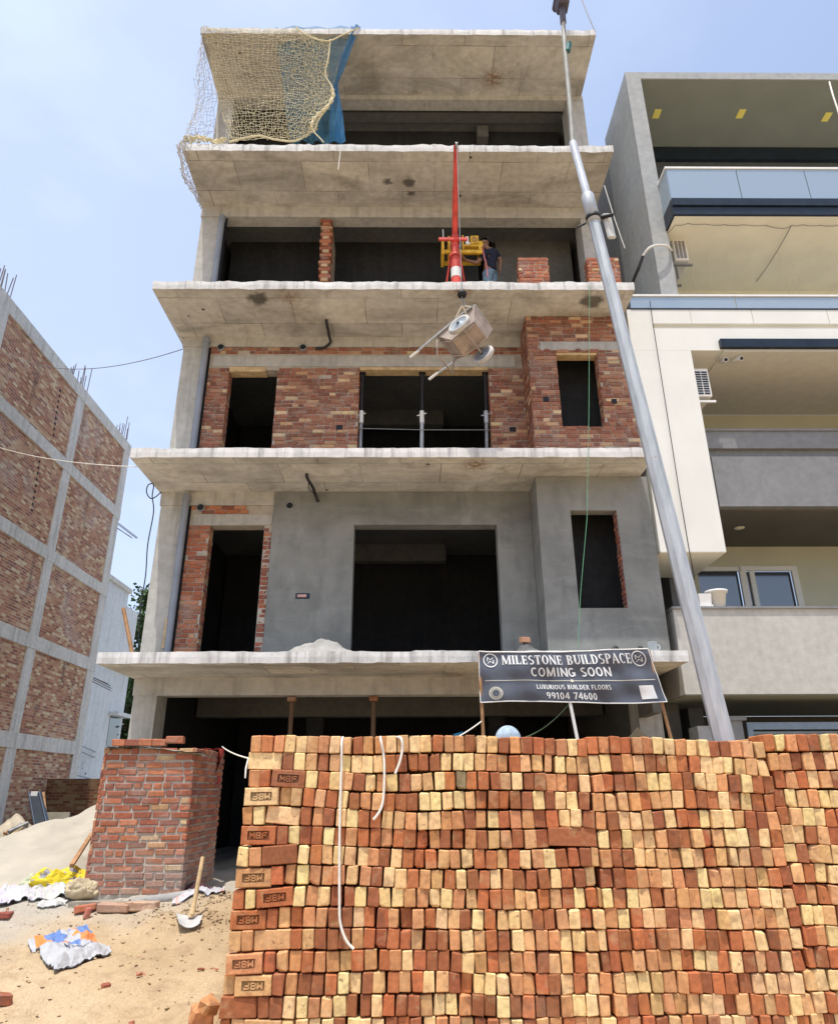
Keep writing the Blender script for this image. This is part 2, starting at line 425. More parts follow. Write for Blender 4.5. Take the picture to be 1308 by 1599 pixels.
def wall(mb, x0, x1, z0, z1, holes, y0, y1, m=0):
    """vertical wall facing -Y with rectangular holes (ha,hb,za,zb): faces and reveals, no inner faces"""
    X = sorted({x0, x1, *[min(max(h[i], x0), x1) for h in holes for i in (0, 1)]})
    Z = sorted({z0, z1, *[min(max(h[i], z0), z1) for h in holes for i in (2, 3)]})
    def solid(i, j):
        if i < 0 or j < 0 or i >= len(X)-1 or j >= len(Z)-1:
            return False
        cx, cz = (X[i]+X[i+1])/2, (Z[j]+Z[j+1])/2
        return not any(h[0] < cx < h[1] and h[2] < cz < h[3] for h in holes)
    for i in range(len(X)-1):
        for j in range(len(Z)-1):
            if not solid(i, j):
                continue
            a, b, p, q = X[i], X[i+1], Z[j], Z[j+1]
            mb.add([(a, y0, p), (b, y0, p), (b, y0, q), (a, y0, q)], [(0, 1, 2, 3)], m)
            mb.add([(a, y1, p), (b, y1, p), (b, y1, q), (a, y1, q)], [(3, 2, 1, 0)], m)
            if not solid(i-1, j): mb.add([(a, y0, p), (a, y0, q), (a, y1, q), (a, y1, p)], [(0, 1, 2, 3)], m)
            if not solid(i+1, j): mb.add([(b, y0, p), (b, y1, p), (b, y1, q), (b, y0, q)], [(0, 1, 2, 3)], m)
            if not solid(i, j-1): mb.add([(a, y0, p), (a, y1, p), (b, y1, p), (b, y0, p)], [(0, 1, 2, 3)], m)
            if not solid(i, j+1): mb.add([(a, y0, q), (b, y0, q), (b, y1, q), (a, y1, q)], [(0, 1, 2, 3)], m)
RED2 = [(.3, .12, .075), (.35, .15, .09), (.25, .1, .065), (.4, .2, .12), (.22, .09, .06), (.5, .3, .17), (.62, .45, .27)]
RED = [(.36, .12, .065), (.42, .15, .075), (.3, .1, .06), (.46, .19, .1), (.26, .095, .065), (.5, .3, .16), (.58, .42, .24)]
def pick(pal, wts):
    c = random.choices(pal, wts)[0]; k = random.uniform(.86, 1.14)
    return tuple(min(1, x*k*random.uniform(.96, 1.04)) for x in c)
def dusty(c, f):
    f = max(0, min(.85, f*random.uniform(.4, 1.5))) if f > 0 else 0
    return tuple(a*(1-f)+b*f for a, b in zip(c, (.4, .345, .28)))
def courses(mb, org, ud, nd, width, height, holes=(), ch=.075, bl=.216, gap=.012, proud=.014, wts=(5, 5, 4, 3, 3, 2, 1), m=0, wob=.004, miss=.004, pal=None, dust=None):
    """laid bricks as separate chamfered boxes: org corner, ud along the wall, nd outward"""
    ud = Vector(ud); nd = Vector(nd); org = Vector(org)
    n = int(round(height/ch)); ch = height/n
    for r in range(n):
        z0 = r*ch; zc = z0+ch/2
        x = -random.uniform(0, .05) - (bl/2 if r % 2 else 0); half = (r % 3 == 2)
        while x < width:
            w = (bl/2 if (half and random.random() < .5) or random.random() < .08 else bl)*random.uniform(.94, 1.05)
            segs = [(max(x, 0), min(x+w-gap, width))]
            for (a, b, p, q) in holes:
                if p < zc < q:
                    ns = []
                    for (u, v) in segs:
                        if v <= a or u >= b: ns.append((u, v))
                        else:
                            if u < a: ns.append((u, a))
                            if v > b: ns.append((b, v))
                    segs = ns
            for (u, v) in segs:
                if v-u < .035 or random.random() < miss:
                    continue
                c = org+ud*((u+v)/2)+Vector((0, 0, zc+random.uniform(-wob, wob)))+nd*random.uniform(-.006, .006)
                Mx = Matrix((( ud.x, -nd.x, 0, c.x), (ud.y, -nd.y, 0, c.y), (0, 0, 1, c.z), (0, 0, 0, 1))) @ Matrix.Rotation(random.gauss(0, .008), 4, 'Y')
                mb.bev(Mx, v-u, proud*2, ch-gap*random.uniform(.8, 1.25), .005, .0025, m, dusty(pick(pal or RED, wts), dust(zc) if dust else 0))
            x += w
def cat_pts(a, b, sag, n=16, jit=0):
    a = Vector(a); b = Vector(b)
    return [a.lerp(b, i/n)-Vector((0, 0, sag*4*(i/n)*(1-i/n)))+Vector((random.uniform(-jit, jit), random.uniform(-jit, jit), 0)) for i in range(n+1)]
def skinned(chain, edges, radii, levels=2):
    """one continuous body surface grown on a joint skeleton"""
    me = bpy.data.meshes.new('sk'); me.from_pydata([tuple(p) for p in chain], edges, [])
    o = bpy.data.objects.new('sk', me); COL.objects.link(o)
    o.modifiers.new('s', 'SKIN'); sb = o.modifiers.new('b', 'SUBSURF'); sb.levels = sb.render_levels = levels
    if not me.skin_vertices:
        me.skin_vertices.new() if hasattr(me.skin_vertices, 'new') else None
    sv = me.skin_vertices[0].data if me.skin_vertices else None
    if sv:
        for i, r_ in enumerate(radii):
            sv[i].radius = (r_, r_) if not isinstance(r_, tuple) else r_
            sv[i].use_root = (i == 0)
    dg = bpy.context.evaluated_depsgraph_get(); dg.update()
    out = bpy.data.meshes.new_from_object(o.evaluated_get(dg))
    bpy.data.objects.remove(o); bpy.data.meshes.remove(me)
    for p in out.polygons:
        p.use_smooth = True
    return out
def part_mesh(name, me, mat, parent):
    me.materials.clear(); me.materials.append(mat); me.name = name
    o = bpy.data.objects.new(name, me); COL.objects.link(o); o.parent = parent
    o.matrix_parent_inverse = Matrix.Translation(base_of(parent)).inverted()
    return o
#@@GROUND
# ------------------------------------------------------------------ ground
def sst(t): t = max(0, min(1, t)); return t*t*(3-2*t)
def gh(x, y):
    z = .54*sst((y-4.4)/4.2)
    z += .05*fbm(x*.9+3, y*.9)*sst((y-3)/2)+.05*fbm(x*2.6, y*2.6, 4)+.025*fbm(x*8, y*8, 2)-.035*max(0, 1-6*abs(mnoise.noise(Vector((x*1.1-y*.5, y*1.3, 9)))))
    k = sst((x+1.5)/.4)*sst((6.9-y)/.6)
    z = z*(1-k)+(-.02)*k
    z += .13*math.exp(-(((x+2.0)/.45)**2+((y-7.9)/.4)**2))*(1+.5*fbm(x*6, y*6))      # shovelled sand
    z += .05*math.exp(-(((x+3.4)/.9)**2+((y-6.4)/.35)**2))
    if y > 26 or abs(x) > 14: z = .5
    return z
def axis(lo, hi, st, far):
    a = [lo+st*i for i in range(int((hi-lo)/st)+1)]; o = []; d = st
    l, h = a[0], a[-1]; L_, H_ = [], []
    while l > -far or h < far:
        d *= 1.35; l -= d; h += d; L_.append(l); H_.append(h)
    return L_[::-1]+a+H_
gx = axis(-7.5, 1.2, .07, 900); gy = axis(4.2, 11.4, .07, 900)
g = MB(); nx, ny = len(gx), len(gy)
g.add([(x, y, gh(x, y)) for y in gy for x in gx], [(j*nx+i, j*nx+i+1, (j+1)*nx+i+1, (j+1)*nx+i) for j in range(ny-1) for i in range(nx-1)], 0, (1, 1, 1), True)
go = bpy.data.objects.new('ground', g.mesh('ground', M_sand)); COL.objects.link(go); tag(go, 'sandy building site ground with dusty grey patches', 'ground', kind='structure')
def gat(px, py):
    d = rt*(px-654)/FPX-up*(py-799.5)/FPX+fw; s = 2
    while s < 60:
        p = d*s+Vector((0, 0, CAM_H))
        if p.z < gh(p.x, p.y): return p
        s += .01
    return p
cl = MB()
for i in range(1900):
    p = Vector((random.uniform(-6, -1.2), random.uniform(4.6, 8.6), 0))
    if random.random() < .3:
        p = Vector((-2.0+random.gauss(0, .3), 7.75+random.gauss(0, .22), 0))
    r_ = random.uniform(.004, .014)*(1.6 if random.random() < .1 else 1)
    if p.x > -1.5 and p.y < 6.9: continue
    p.z = gh(p.x, p.y)+r_*.35
    V = [p+Vector((dx*r_*random.uniform(.7, 1.5), dy*r_*random.uniform(.7, 1.5), dz*r_*random.uniform(.5, 1))) for dx, dy, dz in ((1, 0, 0), (-1, 0, 0), (0, 1, 0), (0, -1, 0), (0, 0, 1), (0, 0, -1))]
    cl.add(V, [(0, 2, 4), (2, 1, 4), (1, 3, 4), (3, 0, 4), (2, 0, 5), (1, 2, 5), (3, 1, 5), (0, 3, 5)], 0)
cl.thing('sand_clods', M_sand, 'small crumbs and clods of damp sand scattered over the ground', 'sand clods', kind='stuff')
# pale sand heap beside the brick pier
hp = MB()
def heap_fn(cx, cy, rx, ry, hgt, z0, rough, pw=1.0):
    def fn(u, v):
        a = u*2*math.pi; q = v
        wob = 1+.16*fbm(math.cos(a)*1.3+cx, math.sin(a)*1.3+cy)
        x = cx+rx*q*wob*math.cos(a); y = cy+ry*q*wob*math.sin(a)
        z = z0+hgt*(1-q)**pw*(1-.12*(1-q))+rough*fbm(x*4, y*4, 7)*(.3+.7*(1-q))*hgt
        return (x, y, z-.03*q)
    return fn
def heap2(u, v):
    p = heap_fn(-4.35, 11.1, 1.0, 2.3, 1.06, .5, .11, 1.0)(u, v); d = p[0]+4.35
    return (-4.35+d*(3.0 if d < 0 else 1.35), p[1], p[2])
hp.grid(90, 46, heap2)
hp.thing('sand_heap', M_heap, 'large pale plaster sand heap sloping down behind the square brick pier', 'sand heap')
# ------------------------------------------------------------------ brick stack in front
BP = {'cream': (.83, .57, .275), 'tan': (.68, .395, .18), 'salmon': (.6, .285, .125), 'orange red': (.47, .155, .06), 'dark red': (.33, .115, .05), 'grey': (.3, .22, .12)}
BN = list(BP); BW = (30, 17, 18, 20, 18, .4)
def bcol(nm):
    k = random.uniform(.86, 1.12)
    return tuple(min(.85, x*k*random.uniform(.94, 1.06)) for x in BP[nm])
def strokes(mb, M, ch, w, h, t, y0, y1, c):
    A = {'M': [((0, 0), (0, 1)), ((0, 1), (.5, .35)), ((.5, .35), (1, 1)), ((1, 1), (1, 0))],
         'B': [((0, 0), (0, 1)), ((0, 1), (.85, 1)), ((0, .5), (.85, .5)), ((0, 0), (.85, 0)), ((.95, .08), (.95, .44)), ((.95, .56), (.95, .92))],
         'F': [((0, 0), (0, 1)), ((0, 1), (1, 1)), ((0, .52), (.8, .52))]}[ch]
    for p, q in A:
        p = Vector((p[0]*w, p[1]*h)); q = Vector((q[0]*w, q[1]*h)); d = (q-p).normalized(); n = Vector((-d.y, d.x))*t/2; e = d*t/2
        P = [p-e+n, p-e-n, q+e-n, q+e+n]
        V = [M @ Vector((a.x, y1, a.y)) for a in P]+[M @ Vector((a.x, y0, a.y)) for a in P]
        mb.add(V, [(0, 3, 2, 1), (4, 5, 6, 7), (0, 1, 5, 4), (1, 2, 6, 5), (2, 3, 7, 6), (3, 0, 4, 7)], 0, c)
def frog_brick(mb, M, dx, dy, dz, c, flip):
    hx, hz, y = dx/2, dz/2, -dy/2
    def rect(a, b, yy, j=.0015): return [Vector((sx*a+random.uniform(-j, j), yy, sz*b+random.uniform(-j, j))) for sx, sz in ((-1, -1), (1, -1), (1, 1), (-1, 1))]
    loops = [rect(hx, hz, -y), rect(hx, hz, y+.006), rect(hx-.005, hz-.005, y), rect(hx*.63, hz*.5, y), rect(hx*.6, hz*.45, y+.009)]
    V = [M @ p for l in loops for p in l]
    F = [(i*4+q, i*4+(q+1) % 4, (i+1)*4+(q+1) % 4, (i+1)*4+q) for i in range(3) for q in range(4)]
    mb.add(V, F+[(3, 2, 1, 0)], 0, c)
    d = tuple(x*.42 for x in c)  # recess colour darkened, dirt with the hollow's shade painted in
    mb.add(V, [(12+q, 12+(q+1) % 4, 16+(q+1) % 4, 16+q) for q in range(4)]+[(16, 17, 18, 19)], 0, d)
    F2 = Matrix.Rotation(math.pi, 4, 'Y') if flip else Matrix.Identity(4)
    w = .027; h = hz*.56
    for i, chh in enumerate('MBF'):
        x0 = -.053+i*.0395
        strokes(mb, M @ F2 @ T(x0, 0, -h/2), chh, w, h, .0075, y+.0095, y+.0025, tuple(x*.95 for x in c))
NR = 17; CH = .1155
recs = []          # (area, builder, name info)
# left ends course by course from the top: 's' stretcher, 'm' marked upright, 'u' marked upside down, 'h' header
ENDS = ['hh', 's', 'hhm', 'u', 'hhs', 'm', 'hhs', 'u', 'hhu', 'u', 'hhs', 'u', 'hu', 's', 'hhs', 'u', 'hhs']
ECOL = [('salmon', 'orange red'), ('cream',), ('salmon', 'orange red', 'dark red'), ('cream',), ('salmon', 'cream', 'cream'), ('orange red',), ('cream', 'salmon', 'dark red'), ('salmon',), ('orange red', 'cream', 'orange red'), ('orange red',), ('tan', 'salmon', 'tan'), ('salmon',), ('tan', 'tan'), ('dark red',), ('orange red', 'tan', 'tan'), ('tan',), ('orange red', 'tan', 'tan')]
def wave(sec, x, r):
    t = (r+1)/NR
    if sec == 0:
        return t*(.018*math.cos(1.5*(x+1.0))+.013*math.sin(3.3*x+r*.4)-.012)+.01*fbm(x*2.2, r*.35)
    return t*(-.04+.012*math.sin(1.9*x-1.0)+.009*math.sin(4.1*x+r*.5)+.045*sst((x-2.38)/.06)-.02*sst((x-2.4)/.9))+.008*fbm(x*2.2+9, r*.35)
dirs = []
for sec in (0, 1):
    for r in range(NR+1):
        ctop = NR-1-r
        if r == NR: continue
        x = (-1.165+.075*r/16+random.uniform(-.006, .006)) if sec == 0 else 1.226+random.uniform(-.006, .006)-.03*(r/16)
        xe = 1.222-.03*(r/16) if sec == 0 else 3.75
        seq = list(ENDS[ctop]) if sec == 0 else []
        cols = list(ECOL[ctop]) if sec == 0 else []
        k = 0; prev = None
        while x < xe-.03:
            typ = seq[k] if k < len(seq) else 'h'; force = None
            w = .077*random.uniform(.93, 1.05) if typ == 'h' else .231*random.uniform(.985, 1.01)
            if sec == 0 and ctop == 5 and .86 < x < 1.0 and xe-x > .22: typ = 's'; w = xe-x; force = 'dark red'
            if typ == 'h' and x+w > xe-.022: w = min(xe-x, .09)
            nm = force or (cols[k] if k < len(cols) else random.choices(BN, BW)[0])
            gap = random.uniform(.004, .0105)+(.022 if random.random() < .006 else 0)
            h = .1085*random.uniform(.96, 1.015)
            zb = r*CH+wave(sec, x+w/2, r)
            yj = random.gauss(0, .006)+(.018*random.choice((-1, 1)) if random.random() < .05 else 0)+.012*fbm(x*1.3, r*.5, 5)
            dep = .226 if typ == 'h' else .075
            cen = Vector((x+w/2, 5.0+yj+dep/2, zb+h/2))
            slope = max(-.05, min(.05, (wave(sec, x+w, r)-wave(sec, x, r))/w))
            M = T(*cen) @ Matrix.Rotation(-slope+random.gauss(0, .02), 4, 'Y') @ Matrix.Rotation(random.gauss(0, .03), 4, 'Z')
            recs.append(dict(sec=sec, r=r, k=k, typ=typ, nm=nm, M=M, w=w-gap, h=h, d=dep, c=bcol(nm), cen=cen))
            x += w; k += 1
def projpx(p):
    q = p-Vector((0, 0, CAM_H)); d = q.dot(fw)
    return 654+FPX*q.dot(rt)/d, 799.5-FPX*q.dot(up)/d, d
def build_brick(mb, b):
    if b['typ'] in 'mu':
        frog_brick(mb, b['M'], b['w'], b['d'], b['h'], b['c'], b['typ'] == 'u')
    else:
        mb.bev(b['M'], b['w'], b['d'], b['h'], .0042, .003, 0, b['c'], .1)
for b in recs:
    u, v, d = projpx(b['cen']-Vector((0, b['d']/2, 0)))
    vis = min(1308, u+b['w']*FPX/d/2)-max(0, u-b['w']*FPX/d/2); vh = min(1599, v+b['h']*FPX/d/2)-v+b['h']*FPX/d/2
    b['area'] = max(0, vis)*max(0, vh) if v-b['h']*FPX/d/2 < 1599 else 0
recs.sort(key=lambda b: -b['area'])
ORD = 'zeroth first second third fourth fifth sixth seventh eighth ninth tenth eleventh twelfth thirteenth fourteenth fifteenth sixteenth seventeenth eighteenth nineteenth twentieth'.split()
def ordw(n):
    if n <= 20: return ORD[n]
    if n % 10 == 0: return {30: 'thirtieth', 40: 'fortieth'}[n]
    return {2: 'twenty', 3: 'thirty', 4: 'forty'}[n//10]+'-'+ORD[n % 10]
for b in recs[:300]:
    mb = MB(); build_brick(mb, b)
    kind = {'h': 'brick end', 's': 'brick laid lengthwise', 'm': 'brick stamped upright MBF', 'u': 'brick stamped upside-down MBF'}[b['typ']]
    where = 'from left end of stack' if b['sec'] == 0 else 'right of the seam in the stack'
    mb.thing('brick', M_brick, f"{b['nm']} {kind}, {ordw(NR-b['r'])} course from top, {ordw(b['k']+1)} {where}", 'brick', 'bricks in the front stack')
sb = MB()
for b in recs[300:]:
    build_brick(sb, b)
for r in range(NR):                                      # the bricks behind the front row
    zb = r*CH
    for lay in range(4):
        y0 = 5.245+lay*.235; full = r >= NR-2
        x = -1.15+.075*r/16
        xe = 3.7 if full else -.8
        while x < xe:
            w = .077*random.uniform(.94, 1.04); z_ = zb+wave(0 if x < 1.23 else 1, x, r)-(.006 if full else 0)
            sb.bev(T(x+w/2, y0+.11, z_+.055) @ Matrix.Rotation(random.gauss(0, .015), 4, 'Z'), w-.004, .224, .11, .0045, .002, 0, bcol(random.choices(BN, BW)[0]))
            x += w
    if r < NR-2:
        sb.box(-.79, 3.68, 5.25, 6.17, zb, zb+CH*.97, 0, bcol('salmon'))
    # bricks filling behind the lengthwise ones
    for i in range(3):
        sb.bev(T(-1.08+.075*r/16+i*.077, 5.16, zb+.055), .073, .14, .105, .0045, .002, 0, bcol(random.choices(BN, BW)[0]))
sb.thing('stacked_bricks', M_brick, 'upper and rear bricks of the big stack of cream and red bricks', 'bricks', kind='stuff')
chp = MB()
for i in range(55):
    p = Vector((random.uniform(-5.5, -1.25), random.uniform(4.7, 8.4), 0)); s_ = random.uniform(.008, .03)*(1 if random.random() < .8 else 1.7)
    if random.random() < .3: p = Vector((-1.5+random.gauss(0, .3), 5.6+random.gauss(0, .8), 0))
    if p.x > -1.3: continue
    p.z = gh(p.x, p.y)+s_*.2
    chp.bev(T(*p) @ Matrix.Rotation(random.uniform(0, 3), 4, 'Z') @ Matrix.Rotation(random.gauss(0, .4), 4, 'X'), s_*random.uniform(1, 2.2), s_, s_*.7, s_*.15, s_*.15, 0, pick(RED, (4, 4, 3, 3, 2, 1, 1)))
chp.thing('brick_chips', M_wbrick, 'scattered red brick chips and crumbs on the sand', 'brick chips', kind='stuff')
for px, py, sc, rz in ((322, 1588, 1, .4), (334, 1570, .8, 1.1)):
    p = Vector((at(px, py, Y=5.25).x-.02, 5.1+.1*sc, .32 if sc == 1 else .37)); mb = MB()
    mb.bev(T(*p) @ Matrix.Rotation(rz, 4, 'Z') @ Matrix.Rotation(.3, 4, 'X'), .13*sc, .11*sc, .09*sc, .012, .014, 0, bcol('salmon'))
    mb.thing('brick_fragment', M_brick, 'larger broken salmon brick lump at the foot of the stack' if sc == 1 else 'smaller broken salmon brick lump above another beside the stack foot', 'brick fragment')
# rubble that carries those lumps
mb = MB()
mb.grid(16, 8, heap_fn(-1.2, 5.15, .3, .22, .3, 0, .1, .8)); mb.thing('rubble_mound', M_sand, 'small sandy rubble mound at the left foot of the brick stack', 'rubble')
# ropes over the stack
def rope(pts, r, label, mat=None, cat='rope', group=None, name='rope'):
    mb = MB(); mb.tube(pts, r, 7); return mb.thing(name, mat or M_rope, label, cat, group)
def pxs(Y, *p): return [at(x, y, Y=Y) for x, y in p]
def smooth_pts(P, n=6):
    o = []
    for i in range(len(P)-1):
        p0, p1, p2, p3 = P[max(i-1, 0)], P[i], P[i+1], P[min(i+2, len(P)-1)]
        for k in range(n):
            t = k/n
            o.append(.5*((2*p1)+(p2-p0)*t+(2*p0-5*p1+4*p2-p3)*t*t+(3*p1-p0-3*p2+p3)*t**3))
    return o+[P[-1]]
over = [Vector((0, .5, -.02)), Vector((0, .2, .008))]
a = pxs(4.965, (534, 1155), (533, 1200), (531, 1260), (530, 1320), (530, 1400), (531, 1440), (540, 1468), (552, 1482))
rope(smooth_pts([a[0]+over[0], a[0]+over[1]]+a), .0085, 'longest white rope hanging down the front of the brick stack')
a = pxs(4.965, (594, 1153), (599, 1180), (600, 1210), (598, 1250), (592, 1268), (583, 1280))
rope(smooth_pts([a[0]+over[0], a[0]+over[1]]+a), .0085, 'middle white rope with its tail curling left on the brick stack')
a = pxs(4.965, (626, 1153), (628, 1170), (624, 1190), (617, 1208))
rope(smooth_pts([a[0]+Vector((-.1, .3, 0)), a[0]+Vector((-.05, .12, .012))]+a), .0085, 'shortest white rope looped over the top of the brick stack')
# ------------------------------------------------------------------ unfinished building
YF, YB, TH = 9.5, 10.84, .163
bld = empty('unfinished_apartment_building', (0, 11, .5), 'unfinished five storey concrete and brick building with open floors and jutting slabs', 'building')
SL = []
for (xl, yl, xr, yr) in ((153, 1020, 1072, 1011.5), (205.4, 697.5, 1019, 700), (240, 437.5, 989, 441.5), (286, 226, 955.8, 226), (314.4, 42.5, 928.9, 47.5)):
    p, q = at(xl, yl, Y=YF), at(xr, yr, Y=YF); SL.append((p.x, q.x, (p.z+q.z)/2))
ZT = [s[2] for s in SL]
for i, (xl, xr, z) in enumerate(SL):
    mb = MB(); N = 110; rough = (.014, .013, .022, .026, .016)[i]
    rows = []
    for k in range(N+1):
        t = k/N; x = xl+(xr-xl)*t
        nz = rough*1.1*fbm(x*1.3, i*7)+rough*.9*max(-.4, fbm(x*5, i*5))*max(0, .4+fbm(x*.7, i*2+9))+rough*.6*fbm(x*13, i*3)
        lump = .03*max(0, fbm(x*1.1, i*5+1)) if i in (2, 3) else 0
        ny = rough*fbm(x*3.1, i*9+2)
        nb = rough*fbm(x*4, i*4+3)*.8
        xin = -4.2 + .0*t if k == 0 else x
        rows.append([(max(-4.2, min(3.77, x)), 22, z), (x, YF+.25, z+nz*.6+lump*.5), (x, YF+ny, z+nz+lump-.008), (x, YF+ny*.6-.004, z-TH*.5+nz*.3), (x, YF+ny*.4, z-TH+nb), (x, YF+.12, z-TH+nb*.4), (max(-4.22, min(3.77, x)), YB, z-TH), (max(-4.2, min(3.77, x)), 22, z-TH)])
    V = [p for row in rows for p in row]; w = 8
    for s0, mi in ((0, 0), (1, 0), (2, 1), (3, 1), (4, 2), (5, 2), (6, 3)):
        mb.add(V, [(k*w+s0, k*w+s0+1, (k+1)*w+s0+1, (k+1)*w+s0) for k in range(N)], mi, (1, 1, 1), False)
    mb.add(V, [tuple(range(w-1, -1, -1)), tuple(N*w+q for q in range(w))], 1)
    mb.part('floor_slab', [M_conc, M_edge, M_soff, M_int], bld)
# columns
for (x0, x1, y0, y1) in ((-4.17, -3.82, YB+.003, 11.3), (3.40, 3.755, YB+.003, 11.3)):
    for i in range(5):
        z0 = .3 if i == 0 else ZT[i-1]-.01; z1 = ZT[i]-TH+.01
        mb = MB(); mb.box(x0, x1, y0, y1, z0, z1, 0, j=.006); mb.part('column', M_col, bld)
# perimeter beams
BZ = (.255, .235, .21, .26, .12)
for i in range(5):
    mb = MB(); z1 = ZT[i]-TH
    mb.box(-4.19, 3.76, YB-.012, YB+.26, z1-BZ[i], z1+.01, 0, j=.005); mb.part('edge_beam', M_col, bld)
    if i in (3, 4):
        mb = MB(); mb.box(-3.8, 3.4, 11.2, 11.45, z1-.06, z1+.01, 0); mb.part('inner_beam', M_int, bld)
# side and rear walls that close the interior
for (x0, x1) in ((-4.15, -3.95), (3.55, 3.74)):
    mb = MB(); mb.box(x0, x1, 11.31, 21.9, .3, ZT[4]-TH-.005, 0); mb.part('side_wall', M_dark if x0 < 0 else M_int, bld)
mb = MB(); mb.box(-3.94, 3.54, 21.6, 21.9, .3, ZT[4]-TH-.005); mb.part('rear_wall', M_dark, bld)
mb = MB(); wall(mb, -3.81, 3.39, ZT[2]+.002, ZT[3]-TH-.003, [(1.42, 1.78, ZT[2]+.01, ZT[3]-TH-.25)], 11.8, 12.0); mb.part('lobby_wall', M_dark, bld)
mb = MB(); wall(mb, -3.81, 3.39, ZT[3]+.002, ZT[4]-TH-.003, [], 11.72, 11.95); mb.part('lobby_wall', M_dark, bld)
mb = MB(); mb.box(1.5, 1.75, 11.5, 11.71, ZT[4]-TH-.42, ZT[4]-TH-.07); mb.part('beam_stub', M_int, bld)
mb = MB(); wall(mb, 1.8, 3.39, ZT[2]+.003, ZT[3]-TH-.004, [], 11.74, 11.795); mb.part('lobby_wall_lit_panel', M_int, bld)  # lighter panel paints the better lit right part of the lobby wall
for zf, zc in ((ZT[0], ZT[1]), (ZT[1], ZT[2])):
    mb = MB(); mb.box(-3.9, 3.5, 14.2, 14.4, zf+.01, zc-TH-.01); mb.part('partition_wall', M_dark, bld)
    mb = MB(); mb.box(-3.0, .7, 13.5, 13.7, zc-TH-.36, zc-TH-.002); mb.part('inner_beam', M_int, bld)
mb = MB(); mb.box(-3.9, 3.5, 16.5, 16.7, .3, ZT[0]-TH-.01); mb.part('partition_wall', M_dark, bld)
mb = MB(); mb.box(-3.9, 3.5, 13.2, 13.5, ZT[0]-TH-.34, ZT[0]-TH-.002); mb.part('inner_beam', M_int, bld)
for x in (-1.9, 1.4):
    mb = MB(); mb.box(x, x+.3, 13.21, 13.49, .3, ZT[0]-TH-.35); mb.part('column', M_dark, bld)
mb = MB(); mb.box(3.4, 3.53, 10.2, YB-.02, ZT[0]-TH-.6, ZT[0]-TH-.004, 0, j=.01); mb.part('hanging_panel', M_int, bld)
# floor one: strip of raw brick, door, plastered wall, window
z0, z1 = ZT[0]+.004, ZT[1]-TH
dz = 5.69; dh = (-3.32, -2.42, z0-1, dz)
mb = MB(); wall(mb, -3.66, -2.29, z0, z1-BZ[1]-.004, [dh], YB+.012, YB+.235, 0)
courses(mb, (-3.66, YB+.012, z0), (1, 0, 0), (0, -1, 0), .335, dz-z0, m=1, wts=(6, 6, 3, 4, 2, 1, 0))
courses(mb, (-3.66, YB+.012, dz+.2), (1, 0, 0), (0, -1, 0), .95, z1-BZ[1]-dz-.2, m=1, wts=(6, 6, 3, 4, 2, 1, 0))
courses(mb, (-3.318, YB+.018, z0), (0, 1, 0), (1, 0, 0), .2, dz-z0, m=1, proud=.008)
mb.part('raw_brick_jamb', [M_mortar, M_wbrick], bld)
mb = MB(); mb.box(-3.6, -2.3, YB-.004, YB+.011, dz+.002, dz+.19, 0, j=.006); mb.part('door_lintel', M_conc, bld)
mb = MB(); mb.box(-2.418, -2.295, YB-.004, YB+.011, z0, dz, 0, j=.004)
courses(mb, (-2.417, YB+.0, z0), (1, 0, 0), (0, -1, 0), .12, dz-z0-.05, m=1, wts=(1, 1, 3, 0, 4, 0, 0), proud=.008)
mb.part('door_jamb', [M_mortar, M_wbrick], bld)
mb = MB(); wall(mb, -2.285, 1.985, z0, z1-.004, [(-.94, 1.41, z0-1, 5.68)], YB-.04, YB+.2); mb.part('plastered_wall', M_plast, bld)
bw = (2.5, 3.23, 4.12, 5.69)
mb = MB(); wall(mb, 1.99, 3.775, z0, z1-.004, [bw], 10.2, 10.4)
mb.add([(1.99, 10.4, z0), (1.99, 10.83, z0), (1.99, 10.83, z1-.004), (1.99, 10.4, z1-.004)], [(3, 2, 1, 0)]); mb.add([(3.775, 10.4, z0), (3.775, 10.83, z0), (3.775, 10.83, z1-.004), (3.775, 10.4, z1-.004)], [(0, 1, 2, 3)])
mb.part('plastered_bay', M_plast, bld)
mb = MB(); courses(mb, (3.226, 10.215, 4.12), (0, 1, 0), (-1, 0, 0), .17, 1.56, m=0, wts=(1, 1, 4, 0, 5, 0, 0), proud=.012); mb.part('rough_window_reveal', M_wbrick, bld)
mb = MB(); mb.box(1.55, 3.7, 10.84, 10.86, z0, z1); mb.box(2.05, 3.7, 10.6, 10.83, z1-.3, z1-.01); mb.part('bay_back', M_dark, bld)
mb = MB(); mb.box(-1.83, -1.61, YB-.048, YB-.035, 4.43, 4.52); mb.part('switch_box', M_dkmet, bld)
mb = MB(); mb.box(-1.8, -1.66, YB-.054, YB-.047, 4.455, 4.5, j=.004); mb.part('switch_box_patch', plain('pink_plastic', (.6, .35, .3)), bld)
# floor two: brick wall, door, wide opening, brick bay
z0, z1 = ZT[1]+.004, ZT[2]-TH
dh = (-3.29, -2.41, z0-1, 8.7); wh = (-.94, 1.41, z0-1, 8.76); zt = z1-BZ[2]-.004
mb = MB(); wall(mb, -3.66, 2.03, z0, zt, [dh, wh], YB+.014, YB+.235, 0)
lint = (-9, 9, 8.76, 9.0)
courses(mb, (-3.66, YB+.014, z0), (1, 0, 0), (0, -1, 0), 5.69, zt-z0, [(dh[0]+3.66, dh[1]+3.66, -1, 8.76-z0), (wh[0]+3.66, wh[1]+3.66, -1, 8.76-z0), (-1, 9, 8.76-z0, 9.0-z0)], m=1, wts=(5, 4, 5, 3, 4, 1.2, 1), miss=.008, pal=RED2)
for hx in (dh[0], wh[0]): courses(mb, (hx+.002, YB+.02, z0), (0, 1, 0), (1, 0, 0), .2, 8.7-z0, m=1, proud=.006)
